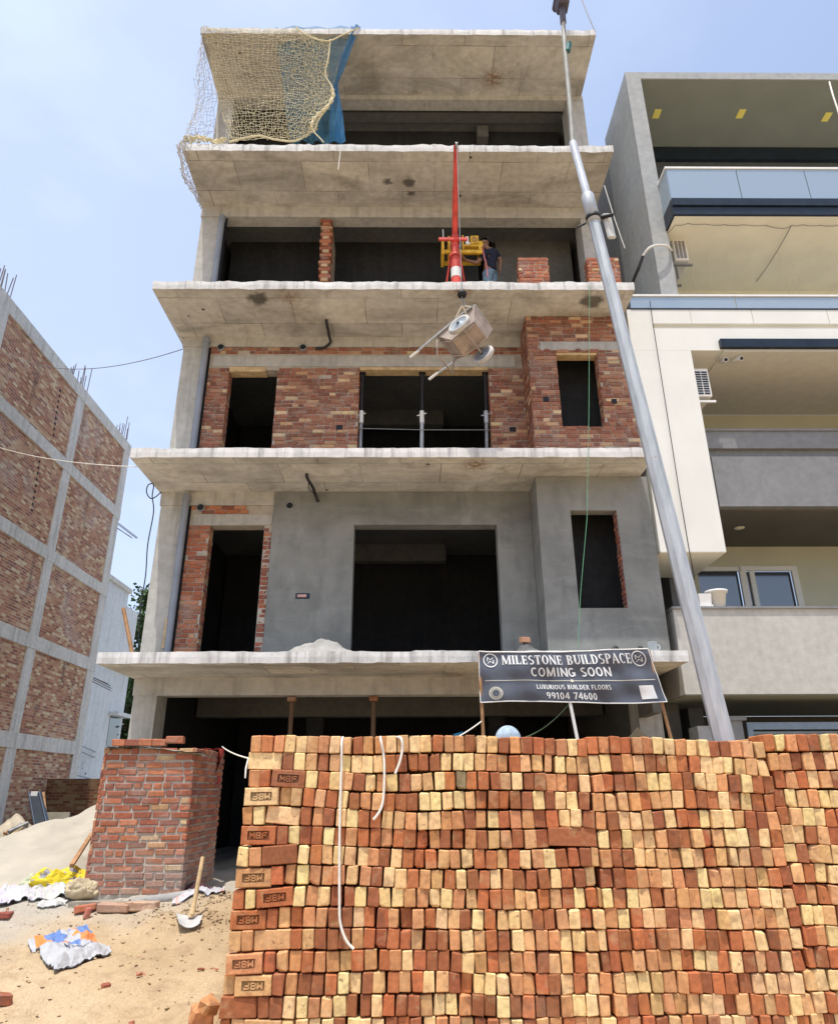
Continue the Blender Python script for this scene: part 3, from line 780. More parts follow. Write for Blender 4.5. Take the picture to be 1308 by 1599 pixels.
for hx in (dh[1], wh[1]): courses(mb, (hx-.002, YB+.02, z0), (0, 1, 0), (-1, 0, 0), .2, 8.7-z0, m=1, proud=.006)
mb.part('brick_wall', [M_mortar, M_wbrick], bld)
mb = MB(); mb.box(-3.6, 1.9, YB-.006, YB+.013, 8.765, 8.995, 0, j=.004); mb.part('lintel_band', M_conc, bld)
mb = MB(); mb.box(dh[0]+.01, dh[1]-.22, YB+.0, YB+.2, 8.66, 8.76, 0); mb.part('shuttering_board', M_pale, bld)
mb = MB(); mb.box(wh[0]+.01, wh[1]-.01, YB+.002, YB+.2, 8.70, 8.758, 0); mb.part('shuttering_board', M_pale, bld)
bw = (2.5, 3.22, 7.17, 8.67)
mb = MB(); wall(mb, 2.03, 3.77, z0, z1-.004, [bw], 10.214, 10.42, 0)
mb.box(2.034, 2.2, 10.42, YB, z0, z1-.005, 0)
courses(mb, (2.03, 10.214, z0), (1, 0, 0), (0, -1, 0), 1.74, z1-z0-.004, [(bw[0]-2.03, bw[1]-2.03, bw[2]-z0, bw[3]-z0), (.2, 1.6, 8.68-z0, 8.86-z0)], m=1, wts=(5, 4, 5, 3, 4, 1.2, 1), pal=RED2)
courses(mb, (2.03, 10.21, z0), (0, 1, 0), (-1, 0, 0), .62, z1-z0-.004, m=1, wts=(5, 4, 5, 1, 5, 1, .5), pal=RED2)
for hx, sgn in ((bw[0], 1), (bw[1], -1)): courses(mb, (hx+.002*sgn, 10.22, bw[2]), (0, 1, 0), (sgn, 0, 0), .19, bw[3]-bw[2], m=1, proud=.006)
mb.part('brick_bay', [M_mortar, M_wbrick], bld)
mb = MB(); mb.box(2.24, 3.62, 10.197, 10.213, 8.685, 8.855, 0, j=.004); mb.part('lintel_band', M_conc, bld)
mb = MB(); mb.box(bw[0]+.01, bw[1]-.01, 10.22, 10.4, 8.6, 8.668, 0); mb.part('shuttering_board', M_pale, bld)
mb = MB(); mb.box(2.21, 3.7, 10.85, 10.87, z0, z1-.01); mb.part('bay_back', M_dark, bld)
for (x, z, x2, z2) in ((-1.31, 7.47, -1.2, 7.56), (1.72, 7.43, 1.83, 7.52)):  # black patches on the brick paint the shade inside putlog holes
    mb = MB(); mb.box(x, x2, YB-.009, YB+.01, z, z2); mb.part('putlog_shade_patch', M_black, bld)
for (x, z) in ((2.22, 7.66), (3.36, 7.62)):
    mb = MB(); mb.box(x, x+.09, 10.19, 10.21, z, z+.085); mb.part('putlog_shade_patch', M_black, bld)
# floor three: toothed brick pier under the beam
mb = MB(); z = ZT[2]+.01; i = 0; zt3 = ZT[3]-TH-BZ[3]
while z < zt3-.05:
    wdt = .23 if i % 2 == 0 else .15
    x0 = -1.66+.01*math.sin(i)-.02*(i/30)
    mb.bev(T(x0, YB+.12, z+.038), wdt, .24, .076, .005, .004, 1, pick(RED, (5, 5, 3, 4, 1, 3, 2)))
    if i % 2: mb.bev(T(x0, YB+.0, z+.04), .12, .02, .07, .004, .003, 1, pick(RED, (1, 1, 1, 4, 1, 4, 6)))
    z += .086; i += 1
mb.box(-1.72, -1.6, YB+.03, 11.78, ZT[2]+.01, zt3-.01, 0)
mb.part('toothed_brick_pier', [M_mortar, M_wbrick], bld)
# drain pipes, wall sleeves, conduits
for i in (1, 2, 3):
    z0, z1 = ZT[i-1]+.005, ZT[i]-TH-(.06 if i < 3 else .3)
    mb = MB(); mb.tube([(-3.735, YB-.07, z0), (-3.735, YB-.07, z1)], .055, 14); mb.tube([(-3.735, YB-.07, z1-.12), (-3.735, YB-.07, z1-.02)], .066, 14); mb.part('drain_pipe', M_pvc, bld)
    mb = MB(); mb.box(-3.818, -3.665, YB+.03, YB+.05, z0, ZT[i]-TH-BZ[i]-.005); mb.part('column_gap_shade', M_black, bld)  # black strip paints the shade in the gap between column and wall
for (x, z, y) in ((-3.48, 9.17, YB-.02), (-1.98, 9.17, YB-.02), (-3.5, 6.0, YB-.02), (-2.02, 6.02, YB-.045)):
    mb = MB(); Mx = T(x, y, z) @ Matrix.Rotation(R(90), 4, 'X')
    mb.lathe(Mx, [(.062, -.06), (.068, .012), (.056, .014), (.054, -.1)], 18, 0); mb.part('pipe_sleeve', M_pvc, bld)
    mb = MB(); mb.lathe(Mx, [(.055, .006), (0.001, .006)], 18, 0); mb.part('pipe_sleeve_shade_disc', M_black, bld)  # flat black disc paints the shade inside the sleeve
mb = MB(); a = at(510, 500, Z=ZT[2]-TH)
mb.tube(smooth_pts([Vector((a.x, a.y, ZT[2]-TH+.01)), Vector((a.x, a.y, ZT[2]-TH-.06)), Vector((a.x+.01, YB-.12, ZT[2]-TH-.07)), Vector((a.x+.02, YB-.05, 9.25)), Vector((-1.6, YB-.04, 9.14)), Vector((-1.75, YB-.035, 9.13))]), .025, 8); mb.part('conduit', M_cable, bld)
mb = MB(); a = at(479, 740, Z=ZT[1]-TH)
mb.tube(smooth_pts([Vector((a.x, a.y, ZT[1]-TH+.01)), Vector((a.x+.01, a.y, ZT[1]-TH-.07)), Vector((a.x+.06, a.y+.3, ZT[1]-TH-.1)), Vector((-1.6, YB-.12, 6.2)), Vector((-1.55, YB-.06, 6.08))]), .025, 8)
mb.tube(smooth_pts([Vector((a.x+.02, a.y+.1, ZT[1]-TH-.08)), Vector((a.x+.03, a.y+.12, ZT[1]-TH-.2)), Vector((a.x+.09, a.y+.3, ZT[1]-TH-.2)), Vector((a.x+.08, a.y+.36, ZT[1]-TH-.09))]), .008, 6); mb.part('conduit', M_cable, bld)
#@@NEXT
# ------------------------------------------------------------------ things on the floors
Z3 = ZT[2]
def masonry(x0, x1, y0, y1, z0, z1, label, wts=(5, 5, 3, 3, 3, 1, 1)):
    mb = MB(); mb.box(x0+.012, x1-.012, y0+.012, y1-.012, z0, z1-.02, 0)
    h = z1-z0
    courses(mb, (x0, y0+.014, z0), (1, 0, 0), (0, -1, 0), x1-x0, h, m=1, wts=wts)
    courses(mb, (x0+.014, y0, z0), (0, 1, 0), (-1, 0, 0), y1-y0, h, m=1, wts=wts)
    courses(mb, (x1-.014, y0, z0), (0, 1, 0), (1, 0, 0), y1-y0, h, m=1, wts=wts)
    n = max(1, int((x1-x0)/.12))
    for i in range(n):
        mb.bev(T(x0+(i+.5)*(x1-x0)/n, (y0+y1)/2, z1-.02), (x1-x0)/n-.012, y1-y0-.01, .07, .006, .004, 1, pick(RED, wts))
    return mb.thing('brick_pier', [M_mortar, M_wbrick], label, 'brick pier', 'low brick piers on the fourth floor edge')
masonry(1.92, 2.46, 9.98, 10.22, Z3-.01, 10.5, 'low brick pier on the open floor right of the worker')
masonry(3.16, 3.73, 9.98, 10.22, Z3-.01, 10.5, 'low brick pier at the open floor\'s right corner, partly behind the steel pole')
def loose(p, d, rz, label, c=None, name='loose_brick'):
    mb = MB(); mb.bev(T(*p) @ Matrix.Rotation(rz, 4, 'Z'), *d, .006, .004, 0, c or pick(RED, (3, 3, 1, 3, 1, 1, 0)))
    return mb.thing(name, M_wbrick, label, 'brick')
p = at(313, 436, Y=9.85); loose((p.x, 9.85, Z3+.045), (.11, .2, .09), .2, 'loose tan brick standing on the slab edge beside the left column', (.4, .25, .13))
p = at(1027, 712, Y=9.65); loose((p.x-.13, 9.68, ZT[1]+.05), (.2, .11, .1), .3, 'loose red brick on the slab corner behind the steel pole')
p = at(262, 696, Y=9.8); loose((p.x, 9.8, ZT[1]+.03), (.42, .16, .05), .1, 'flat tan brick slab lying on the slab at its left column', (.42, .33, .22), 'loose_slab_piece')
mb = MB(); p = at(455, 436, Y=9.72); q = at(566, 436, Y=9.72); mb.box(p.x, q.x, 9.7, 9.78, Z3+.005, Z3+.045, 0, j=.004)
mb.thing('red_batten', plain('faded_red_paint', (.45, .12, .12), .6), 'long faded red batten lying along the slab edge under the toothed pier', 'batten')
# heaps on the first slab
def heap(name, cx, cy, rx, ry, h, z, mat, label, cat, rough=.12):
    mb = MB(); mb.grid(60, 26, heap_fn(cx, cy, rx, ry, h, z, .3, 1.0)); return mb.thing(name, mat, label, cat)
M_cem = plain('dry_cement_sand', (.33, .32, .3), .95, var=.2, scale=5, bump=.7, bscale=25)
heap('mortar_heap', -1.28, 9.95, .62, .36, .3, ZT[0]-.01, M_cem, 'pale grey mortar sand heap on the slab before the plastered wall', 'mortar heap')
heap('mortar_heap', 1.62, 9.85, .27, .22, .22, ZT[0]-.01, plain('wet_cement', (.12, .12, .12), .9, bump=.6), 'dark grey wet mortar heap topped by a brick behind the banner', 'mortar heap')
loose((1.6, 9.84, ZT[0]+.2), (.13, .1, .075), .4, 'reddish brick on top of the dark mortar heap above the banner', (.5, .26, .16))
mb = MB(); p = at(1018, 1008, Y=9.75)
Mx = T(p.x, 9.75, ZT[0]+.003); mb.lathe(Mx, [(.001, 0), (.055, 0), (.065, .14), (.07, .145), (.058, .145), (.05, .02), (.001, .02)], 16)
mb.tube([Mx @ Vector(q) for q in ((.062, 0, .11), (.1, 0, .1), (.1, 0, .05), (.058, 0, .04))], .008, 6)
mb.thing('plastic_mug', plain('pale_blue_plastic', (.55, .62, .68), .4), 'pale blue plastic mug standing on the slab above the banner corner', 'mug')
for (x0, x1, lab) in ((934, 962, 'shorter'), (985, 1000, 'tiny')):
    p, q = at(x0, 1006, Y=10.1), at(x1, 1004, Y=10.1); mb = MB()
    mb.tube([(p.x, 10.1, ZT[0]+.03), ((p.x+q.x)/2, 10.08, ZT[0]+.05), (q.x, 10.1, ZT[0]+.14)], .04, 8)
    mb.thing('scrap_bundle', M_black, f'{lab} black scrap roll lying at the foot of the plastered bay', 'scrap')
# steel props in the wide opening
for i, (px, lab) in enumerate(((566, 'dark steel prop at the left jamb of the wide brick opening'), (657, 'paint splashed steel prop in the middle of the wide brick opening'), (754, 'grey steel prop at the right jamb of the wide brick opening'))):
    x = at(px, 640, Y=10.95).x; x += (-.02, .0, .02)[i]
    root = empty('steel_prop', (x, 10.95, ZT[1]), lab, 'prop', 'steel props in the wide opening')
    lean = (0, .03, .05)[i]
    mb = MB(); mb.tube([(x, 10.95, ZT[1]), (x+lean*.6, 10.95, 7.75)], .034, 10); mb.box(x-.06, x+.06, 10.9, 11.0, ZT[1]+.001, ZT[1]+.014); mb.part('outer_tube', (M_steel, M_galv, M_steel)[i], root)
    mb = MB(); mb.tube([(x+lean*.6, 10.95, 7.75), (x+lean, 10.95, 8.69)], .025, 10); mb.box(x+lean-.06, x+lean+.06, 10.9, 11.0, 8.685, 8.698); mb.part('inner_tube', M_cable, root)
    mb = MB(); mb.tube([(x+lean*.6, 10.95, 7.66), (x+lean*.6, 10.95, 7.9)], .042, 10); mb.tube([(x+lean*.6-.09, 10.93, 7.8), (x+lean*.6+.08, 10.91, 7.84)], .01, 6); mb.part('collar', (M_white, M_white, M_galv)[i], root)
rope([(-.93, 10.9, 7.53), (.2, 10.88, 7.49), (1.4, 10.9, 7.5)], .007, 'thin pale cord tied between the steel props', M_steel, 'cord')
for (px, lab) in ((455, 'left timber prop under the ground floor beam with a brick head'), (583, 'right timber prop under the ground floor beam with a brick head')):
    x = at(px, 1110, Y=10.97).x; root = empty('timber_prop', (x, 10.97, .5), lab, 'prop', 'timber props under the ground floor beam')
    mb = MB(); mb.tube([(x, 10.97, .4), (x, 10.97, ZT[0]-TH-BZ[0]-.09)], .035, 8); mb.part('post', plain('old_prop_timber', (.14, .09, .055), .9), root)
    mb = MB(); mb.bev(T(x, 10.95, ZT[0]-TH-BZ[0]-.045), .13, .1, .07, .006, .003, 0, (.3, .14, .07)); mb.part('head_brick', M_wbrick, root)
# ------------------------------------------------------------------ hoist
mx, my = .8, 10.0
ho = empty('mini_crane_hoist', (mx, my, Z3), 'red mini crane hoist with yellow winch standing on the open slab edge', 'hoist')
mb = MB(); mb.tube([(mx, my, Z3), (mx, my, 10.55)], .088, 18); mb.tube([(mx, my, 10.55), (mx, my, 11.0)], .07, 16); mb.lathe(T(mx, my, 10.5), [(.1, 0), (.115, .01), (.115, .05), (.07, .07)], 18)
mb.box(mx-.2, mx+.2, my-.2, my+.2, Z3+.002, Z3+.02); mb.part('mast', M_red, ho)
mb = MB(); mb.tube([(mx, my, 10.05), (mx, my, 10.25)], .0905, 18); mb.part('white_label', M_white, ho)
mb = MB()
for s in (-1, 1):
    mb.tube([(mx+.08*s, my+.05, 10.6), (mx+.24*s, my+.25, Z3+.01)], .02, 6)
mb.part('brace', M_red, ho)
tip = Vector((.78, 8.92, 12.02)); b0 = Vector((mx, my, 10.98))
mb = MB(); mb.tube([b0-Vector((0, 0, .2)), b0+Vector((0, -.03, .02))], .065, 12); mb.tube([b0+Vector((0, -.02, 0)), b0.lerp(tip, .55)], .052, 10); mb.tube([b0.lerp(tip, .5), tip], .04, 10)
mb.box(mx-.3, mx+.22, my-.1, my-.06, 10.84, 10.89); mb.part('boom', M_red, ho)
mb = MB(); Mx = T(tip.x+.01, tip.y-.02, tip.z-.04) @ Matrix.Rotation(R(90), 4, 'Y'); mb.lathe(Mx, [(.01, -.02), (.06, -.02), (.045, 0), (.06, .02), (.01, .02)], 16); mb.part('tip_pulley', M_steel, ho)
fy = my+.14
mb = MB()
mb.box(mx-.22, mx+.5, fy-.04, fy, 10.72, 10.79); mb.box(mx-.22, mx+.5, fy+.26, fy+.3, 10.72, 10.79)
mb.box(mx-.24, mx-.19, fy-.05, fy+.31, 10.69, 10.98); mb.box(mx+.14, mx+.17, fy-.045, fy+.305, 10.79, 11.12); mb.box(mx+.44, mx+.49, fy-.05, fy+.31, 10.792, 10.9)
mb.box(mx-.12, mx-.08, fy-.044, fy+.304, 10.79, 11.1); mb.box(mx+.17, mx+.44, fy-.03, fy+.2, 10.88, 10.92)
mb.part('winch_frame', M_yel, ho)
mb = MB(); mb.bev(T(mx+.37, fy+.06, 11.03), .15, .2, .2, .012); mb.lathe(T(mx+.45, fy+.1, 10.99) @ Matrix.Rotation(R(90), 4, 'Y'), [(.001, -.03), (.09, -.03), (.1, 0), (.1, .06), (.075, .085), (.001, .09)], 18); mb.part('motor', M_yel, ho)
mb = MB(); mb.lathe(T(mx+.37, fy-.042, 11.03) @ Matrix.Rotation(R(90), 4, 'X'), [(.055, 0), (.055, .006), (.04, .006), (.04, 0)], 16); mb.lathe(T(mx+.37, fy-.042, 11.03) @ Matrix.Rotation(R(90), 4, 'X'), [(.02, .005), (.001, .006)], 12); mb.part('motor_badge', M_wood, ho)
mb = MB(); mb.lathe(T(mx+.03, fy+.12, 10.95) @ Matrix.Rotation(R(90), 4, 'Y'), [(.13, -.1), (.13, -.085), (.07, -.08), (.07, .08), (.13, .085), (.13, .1)], 20); mb.part('rope_drum', M_steel, ho)
mb = MB(); mb.bev(T(mx+.235, fy+.02, 11.02), .06, .1, .19, .008); mb.bev(T(mx+.28, fy+.02, 10.97), .04, .06, .05, .006); mb.part('gear_box', M_white, ho)
mb = MB(); mb.tube([(mx-.2, fy, 10.98), (mx-.205, fy, 11.3)], .01, 6); mb.part('brake_lever', M_white, ho)
ball = Vector((tip.x+.012, tip.y-.06, 8.78))
mb = MB(); mb.tube([b0+Vector((.02, .1, -.02)), b0.lerp(tip, .98)+Vector((.012, 0, .06))], .006, 5); mb.tube([tip+Vector((.012, -.06, -.02)), ball+Vector((0, 0, .08))], .006, 5); mb.part('hoist_cable', M_steel, ho)
mb = MB(); mb.lathe(T(*ball), [(.001, .08), (.03, .07), (.068, .03), (.075, 0), (.06, -.04), (.001, -.055)], 18); mb.part('hook_weight', M_black, ho)
mb = MB(); mb.tube(smooth_pts([ball+Vector((0, 0, -.05)), ball+Vector((.0, 0, -.12)), ball+Vector((.035, 0, -.16)), ball+Vector((.03, 0, -.2)), ball+Vector((-.01, 0, -.2))]), .012, 7); mb.part('hook', M_steel, ho)
# ------------------------------------------------------------------ hanging wheelbarrow
B = Matrix(((rt.x, up.x, -fw.x), (rt.y, up.y, -fw.y), (rt.z, up.z, -fw.z)))
e1 = B @ Vector((-.776, -.588, -.23)).normalized(); e2 = B @ Vector((.61, -.61, -.5)); e2 = (e2-e1*e2.dot(e1)).normalized(); e3 = e1.cross(e2)
o0 = at(741, 476, Y=8.95)
BM = Matrix(((e1.x, e2.x, e3.x, o0.x), (e1.y, e2.y, e3.y, o0.y), (e1.z, e2.z, e3.z, o0.z), (0, 0, 0, 1)))
hubx, hubz, wr = .36, .42, .19
bc = BM @ Vector((.4, .25, .2))
wbr = empty('wheelbarrow', bc, 'rusty two wheeled wheelbarrow hanging tilted from the hoist cable', 'wheelbarrow')
rim = [Vector(q) for q in ((0, 0, 0), (0, .5, 0), (.76, .5, 0), (.76, 0, 0))]; bot = [Vector(q) for q in ((.16, .07, .34), (.16, .43, .34), (.6, .43, .34), (.6, .07, .34))]
def tray(inset):
    c = Vector((.38, .25, .1)); f = lambda p: BM @ (c+(p-c)*(1-inset)+Vector((0, 0, -.0 if not inset else -.004)))
    return [f(p) for p in rim]+[f(p) for p in bot]
V = tray(0)+tray(.03); mb = MB()
mb.add(V, [(0, 1, 5, 4), (1, 2, 6, 5), (2, 3, 7, 6), (3, 0, 4, 7), (4, 5, 6, 7), (9, 8, 12, 13), (10, 9, 13, 14), (11, 10, 14, 15), (8, 11, 15, 12), (13, 12, 15, 14), (0, 8, 9, 1), (1, 9, 10, 2), (2, 10, 11, 3), (3, 11, 8, 0)])
mb.part('tray', M_rust, wbr)
mb = MB(); mb.tube([BM @ p for p in rim+rim[:1]], .011, 7); mb.part('tray_rim', M_galv, wbr)
for y in (0, .5):
    mb = MB(); mb.tube([BM @ Vector(q) for q in ((.05, y+(.02 if y else -.02), .02), (.8, y+(.02 if y else -.02), .02), (1.28, y, -.02))], .018, 8); mb.part('handle', M_galv, wbr)
    mb = MB(); mb.tube([BM @ Vector(q) for q in ((1.12, y, -.005), (1.3, y, -.022))], .023, 8); mb.part('grip', M_white, wbr)
mb = MB(); mb.tube([BM @ Vector((hubx, -.1, hubz)), BM @ Vector((hubx, .6, hubz))], .016, 8)
for y in (.1, .4):
    mb.tube([BM @ Vector(q) for q in ((.17, y, .345), (hubx, y, hubz), (.6, y, .345), (.78, y, .02))], .013, 6)
mb.tube([BM @ Vector(q) for q in ((.78, .02, .03), (.9, .05, .5), (.9, .45, .5), (.78, .48, .03))], .013, 6)
mb.part('axle_frame', M_rust, wbr)
for y, s in ((-.07, -1), (.57, 1)):
    Mw = BM @ T(hubx, y, hubz) @ Matrix.Rotation(R(90), 4, 'X')
    mb = MB(); mb.lathe(Mw, [(wr-.045, -.03), (wr-.012, -.038), (wr, -.02), (wr, .02), (wr-.012, .038), (wr-.045, .03)], 28); wo_ = mb.part('wheel', plain('dusty_tyre', (.5, .48, .45), .9), wbr)
    mb = MB(); mb.lathe(Mw, [(wr-.04, -.024), (wr-.06, -.02), (.08, .0), (.05, -.03), (.02, -.034), (.001, -.034)], 24); mb.lathe(Mw, [(.001, .034), (.02, .034), (.05, .03), (.08, .004), (wr-.06, .024), (wr-.04, .026)], 24)
    mb.part('wheel_rim', plain('dusty_rim', (.3, .34, .38), .6, .3), wo_)
    mb = MB(); mb.tube([Mw @ Vector((0, 0, -.05)), Mw @ Vector((0, 0, .05))], .024, 10); mb.part('hub', M_dkmet, wo_)
sl = empty('lifting_sling', ball+Vector((0, 0, -.2)), 'pale lifting sling from the hoist hook to the hanging wheelbarrow', 'sling')
mb = MB(); hk = ball+Vector((0.0, 0, -.2))
for q in ((.05, .02, 0), (.42, 0, 0), (.3, .5, 0)):
    mb.tube([hk, BM @ Vector(q)], .012, 6)
mb.part('strap', M_rope, sl)
# ------------------------------------------------------------------ people
M_skin = plain('brown_skin', (.25, .13, .08), .6, 0, .08, 8, 0)
M_hair = plain('black_hair', (.012, .011, .01), .7)
M_navy = plain('navy_cotton', (.012, .015, .03), .85, bump=.2)
M_jean = plain('faded_denim', (.16, .24, .31), .85, var=.3, scale=14)
M_shoe = plain('dark_shoe', (.03, .028, .026), .7)
def person(base, J, face, label, shirt, pants, cap=None, hair=True):
    """J: joints in world space; face: unit direction the face points; one skinned body, clothes and hair as children"""
    root = empty('person', base, label, 'person'); J = {k: Vector(v) for k, v in J.items()}; face = Vector(face).normalized()
    side = Vector((0, 0, 1)).cross(face).normalized()        # to the person's left
    P, E, RR = [], [], []
    def n(p, r, par=None):
        P.append(Vector(p)); RR.append(r)
        if par is not None: E.append((par, len(P)-1))
        return len(P)-1
    pel = n(J['pel'], (.125, .095)); spn = n(J['pel'].lerp(J['chest'], .5), (.115, .088), pel); ch = n(J['chest'], (.14, .1), spn)
    nk = n(J['neck'], .052, ch); hb = n(J['head']-Vector((0, 0, .075))+face*.012, .062, nk); hd = n(J['head']+face*.008, (.078, .09), hb); ht = n(J['head']+Vector((0, 0, .07))-face*.005, (.068, .08), hd)
    n(J['head']+face*.105-Vector((0, 0, .02)), .014, hd)         # nose
    n(J['head']+face*.085-Vector((0, 0, .085)), .026, hb)        # chin
    for s in (-1, 1): n(J['head']+side*.085*s-Vector((0, 0, .015)), .016, hd)    # ears
    for s in ('L', 'R'):
        sh = n(J['sh'+s], .056, ch); el = n(J['el'+s], .042, sh); wrp = n(J['ha'+s].lerp(J['el'+s], .1), .028, el)
        d = (J['ha'+s]-J['el'+s]).normalized(); pm = n(J['ha'+s]+d*.05, (.036, .018), wrp)
        sd = d.cross(face if abs(d.dot(face)) < .8 else Vector((0, 0, 1))).normalized(); cu = sd.cross(d)*.35
        for i, ln in enumerate((.062, .072, .068, .05)):
            o = sd*(i-1.5)*.019
            k1 = n(J['ha'+s]+d*.1+o, .009, pm); k2 = n(J['ha'+s]+d*(.1+ln*.55)+o+cu*ln*.4, .008, k1); n(J['ha'+s]+d*(.1+ln*.9)+o+cu*ln, .007, k2)
        t1 = n(J['ha'+s]+d*.04-sd*.045, .011, pm); n(J['ha'+s]+d*.085-sd*.055+cu*.05, .009, t1)
        hp_ = n(J['hip'+s], .085, pel); kn = n(J['kn'+s], .058, hp_); an = n(J['an'+s], .04, kn); n(J['an'+s]+face*.15-Vector((0, 0, .045)), .034, an)
    part_mesh('body', skinned(P, E, RR, 2), M_skin, root)
    P, E, RR = [], [], []
    a = n(J['pel']+Vector((0, 0, -.1)), (.16, .128)); b = n(J['pel'].lerp(J['chest'], .5), (.14, .108), a); c = n(J['chest']+Vector((0, 0, .02)), (.158, .118), b); n(J['neck']-Vector((0, 0, .055)), .075, c)
    for s in ('L', 'R'):
        q = n(J['sh'+s], .072, c); n(J['sh'+s].lerp(J['el'+s], .45), .064, q); n(J['sh'+s].lerp(J['el'+s], .72), .062, len(P)-1)
    part_mesh('shirt', skinned(P, E, RR, 2), shirt, root)
    P, E, RR = [], [], []
    a = n(J['pel']+Vector((0, 0, .03)), (.135, .103))
    for s in ('L', 'R'):
        q = n(J['hip'+s], .1, a); q = n(J['kn'+s], .074, q); n(J['an'+s]+Vector((0, 0, .04)), .062, q)
    part_mesh('trousers', skinned(P, E, RR, 2), pants, root)
    for s in ('L', 'R'):
        an = J['an'+s]; part_mesh('shoe', skinned([an+Vector((0, 0, -.01)), an-face*.05-Vector((0, 0, .04)), an+face*.08-Vector((0, 0, .045)), an+face*.17-Vector((0, 0, .055))], [(0, 1), (0, 2), (2, 3)], [.05, .045, .045, .034], 2), M_shoe, root)
    zf = Matrix(((face.x, side.x, 0, J['head'].x), (face.y, side.y, 0, J['head'].y), (0, 0, 1, J['head'].z), (0, 0, 0, 1)))
    if hair:
        mb = MB()
        def hf(u, v):
            t = u*2*math.pi; ph = v*R(100 if math.cos(t) < .2 else 62)
            return zf @ Vector((.122*math.sin(ph)*math.cos(t)-.02, .106*math.sin(ph)*math.sin(t), .01+.135*math.cos(ph)+.006*fbm(u*20, v*9)))
        mb.grid(28, 10, hf); mb.part('hair', M_hair, root)
    if cap:
        mb = MB()
        mb.grid(28, 10, lambda u, v: zf @ Vector((.122*math.sin(v*R(96))*math.cos(u*6.2832), .112*math.sin(v*R(96))*math.sin(u*6.2832), .0+.13*math.cos(v*R(96)))))
        mb.grid(14, 4, lambda u, v: zf @ Vector(((.117+.07*v)*math.cos((u-.5)*2), (.108+.03*v)*math.sin((u-.5)*2), .005-.015*v)))
        mb.grid(14, 4, lambda u, v: zf @ Vector(((.117+.07*v)*math.cos((u-.5)*2), (.108+.03*v)*math.sin((u-.5)*2), -.003-.015*v)))
        mb.part('cap', cap, root)
    mb = MB()
    for s in (-1, 1):
        mb.lathe(zf @ T(.083, .032*s, .008) @ Matrix.Rotation(R(90), 4, 'Y'), [(.001, .006), (.01, .003), (.013, 0)], 10)
    mb.part('eyes', M_white, root)
    return root
Yp = 10.32
q = lambda x, y, d=0: at(x, y, Y=Yp+d)
sp_ = person((q(764, 430).x, Yp, Z3), dict(head=q(757, 381), neck=q(762.5, 389.5), chest=q(766, 399), pel=q(764, 422), shR=q(772.5, 393.5, .13)+Vector((0, 0, 0)), elR=q(781, 408, .16), haR=q(779.5, 422, .1),
    shL=q(759, 394.5, -.1), elL=q(744, 411, -.12), haL=q(729, 406.5, -.1), hipR=q(768, 428, .07), hipL=q(761, 428, -.07), knR=Vector((q(768, 428).x+.02, Yp+.09, Z3+.5)), knL=Vector((q(761, 428).x-.04, Yp-.09, Z3+.5)),
    anR=Vector((q(768, 428).x+.06, Yp+.1, Z3+.08)), anL=Vector((q(761, 428).x-.02, Yp-.1, Z3+.08))), (-.97, -.2, 0), 'worker in navy T-shirt and jeans reaching toward the hoist mast on the open slab', M_navy, M_jean)
mb = MB(); mb.tube(smooth_pts([Vector((mx+.47, fy-.02, 10.85)), q(752.5, 385, -.2), q(756, 402, -.22), q(760, 420, -.22), q(761, 432, -.22)]), .011, 6); mb.part('control_cord', plain('pink_cord', (.6, .2, .22)), ho)
gz = gh(.9, 6.9)
hd = at(793, 1155.5, Y=6.85)
cx_, hz = hd.x, hd.z
stand = max(gz, hz-1.66)
J = dict(head=(cx_, 6.85, hz), neck=(cx_-.01, 6.9, hz-.17), chest=(cx_-.01, 6.9, hz-.36), pel=(cx_, 6.92, hz-.75), shL=(cx_-.03, 6.7, hz-.27), shR=(cx_-.03, 7.08, hz-.27), elL=(cx_+.02, 6.62, hz-.55), elR=(cx_+.02, 7.16, hz-.55),
         haL=(cx_+.18, 6.64, hz-.75), haR=(cx_+.18, 7.14, hz-.75), hipL=(cx_, 6.84, hz-.84), hipR=(cx_, 7.0, hz-.84), knL=(cx_+.03, 6.83, stand+.47), knR=(cx_+.03, 7.02, stand+.47), anL=(cx_, 6.83, stand+.08), anR=(cx_, 7.02, stand+.08))
person((cx_, 6.9, stand), J, (.95, -.3, 0), 'person behind the brick stack with only a pale blue cap showing', plain('grey_cotton', (.25, .26, .27), .9), M_jean, cap=plain('pale_blue_cap_cloth', (.36, .45, .52), .9, var=.25, scale=18), hair=False)
# ------------------------------------------------------------------ safety net
def net_tubes(mb, nu, nv, fn, r, jit, skip=.01):
    P = [[Vector(fn(i/nu, j/nv))+Vector((random.gauss(0, jit), random.gauss(0, jit), random.gauss(0, jit))) for i in range(nu+1)] for j in range(nv+1)]
    for j in range(nv+1):
        for i in range(nu+1):
            if i < nu and random.random() > skip: mb.tube([P[j][i], P[j][i+1]], r, 3, cap=False, sm=False)
            if j < nv and random.random() > skip: mb.tube([P[j][i], P[j+1][i]], r, 3, cap=False, sm=False)
    return P
def lerp_edge(pts, t):
    k = t*(len(pts)-1); i = min(int(k), len(pts)-2); return pts[i].lerp(pts[i+1], k-i)
def px_edge(pts, Ys):
    return smooth_pts([at(x, y, Y=Y) for (x, y), Y in zip(pts, Ys)], 8)
sn = empty('safety_net', (-3, 9.5, ZT[3]), 'yellow knotted safety net draped from the roof slab\'s left corner', 'net')
top = px_edge([(316, 41), (352, 42), (430, 42), (474, 44), (495, 56), (516, 63)], [9.47]*6)
bott = px_edge([(357, 221), (392, 218), (430, 217), (461, 218), (478, 213), (492, 203)], [9.95, 9.9, 9.85, 9.8, 9.78, 9.75])
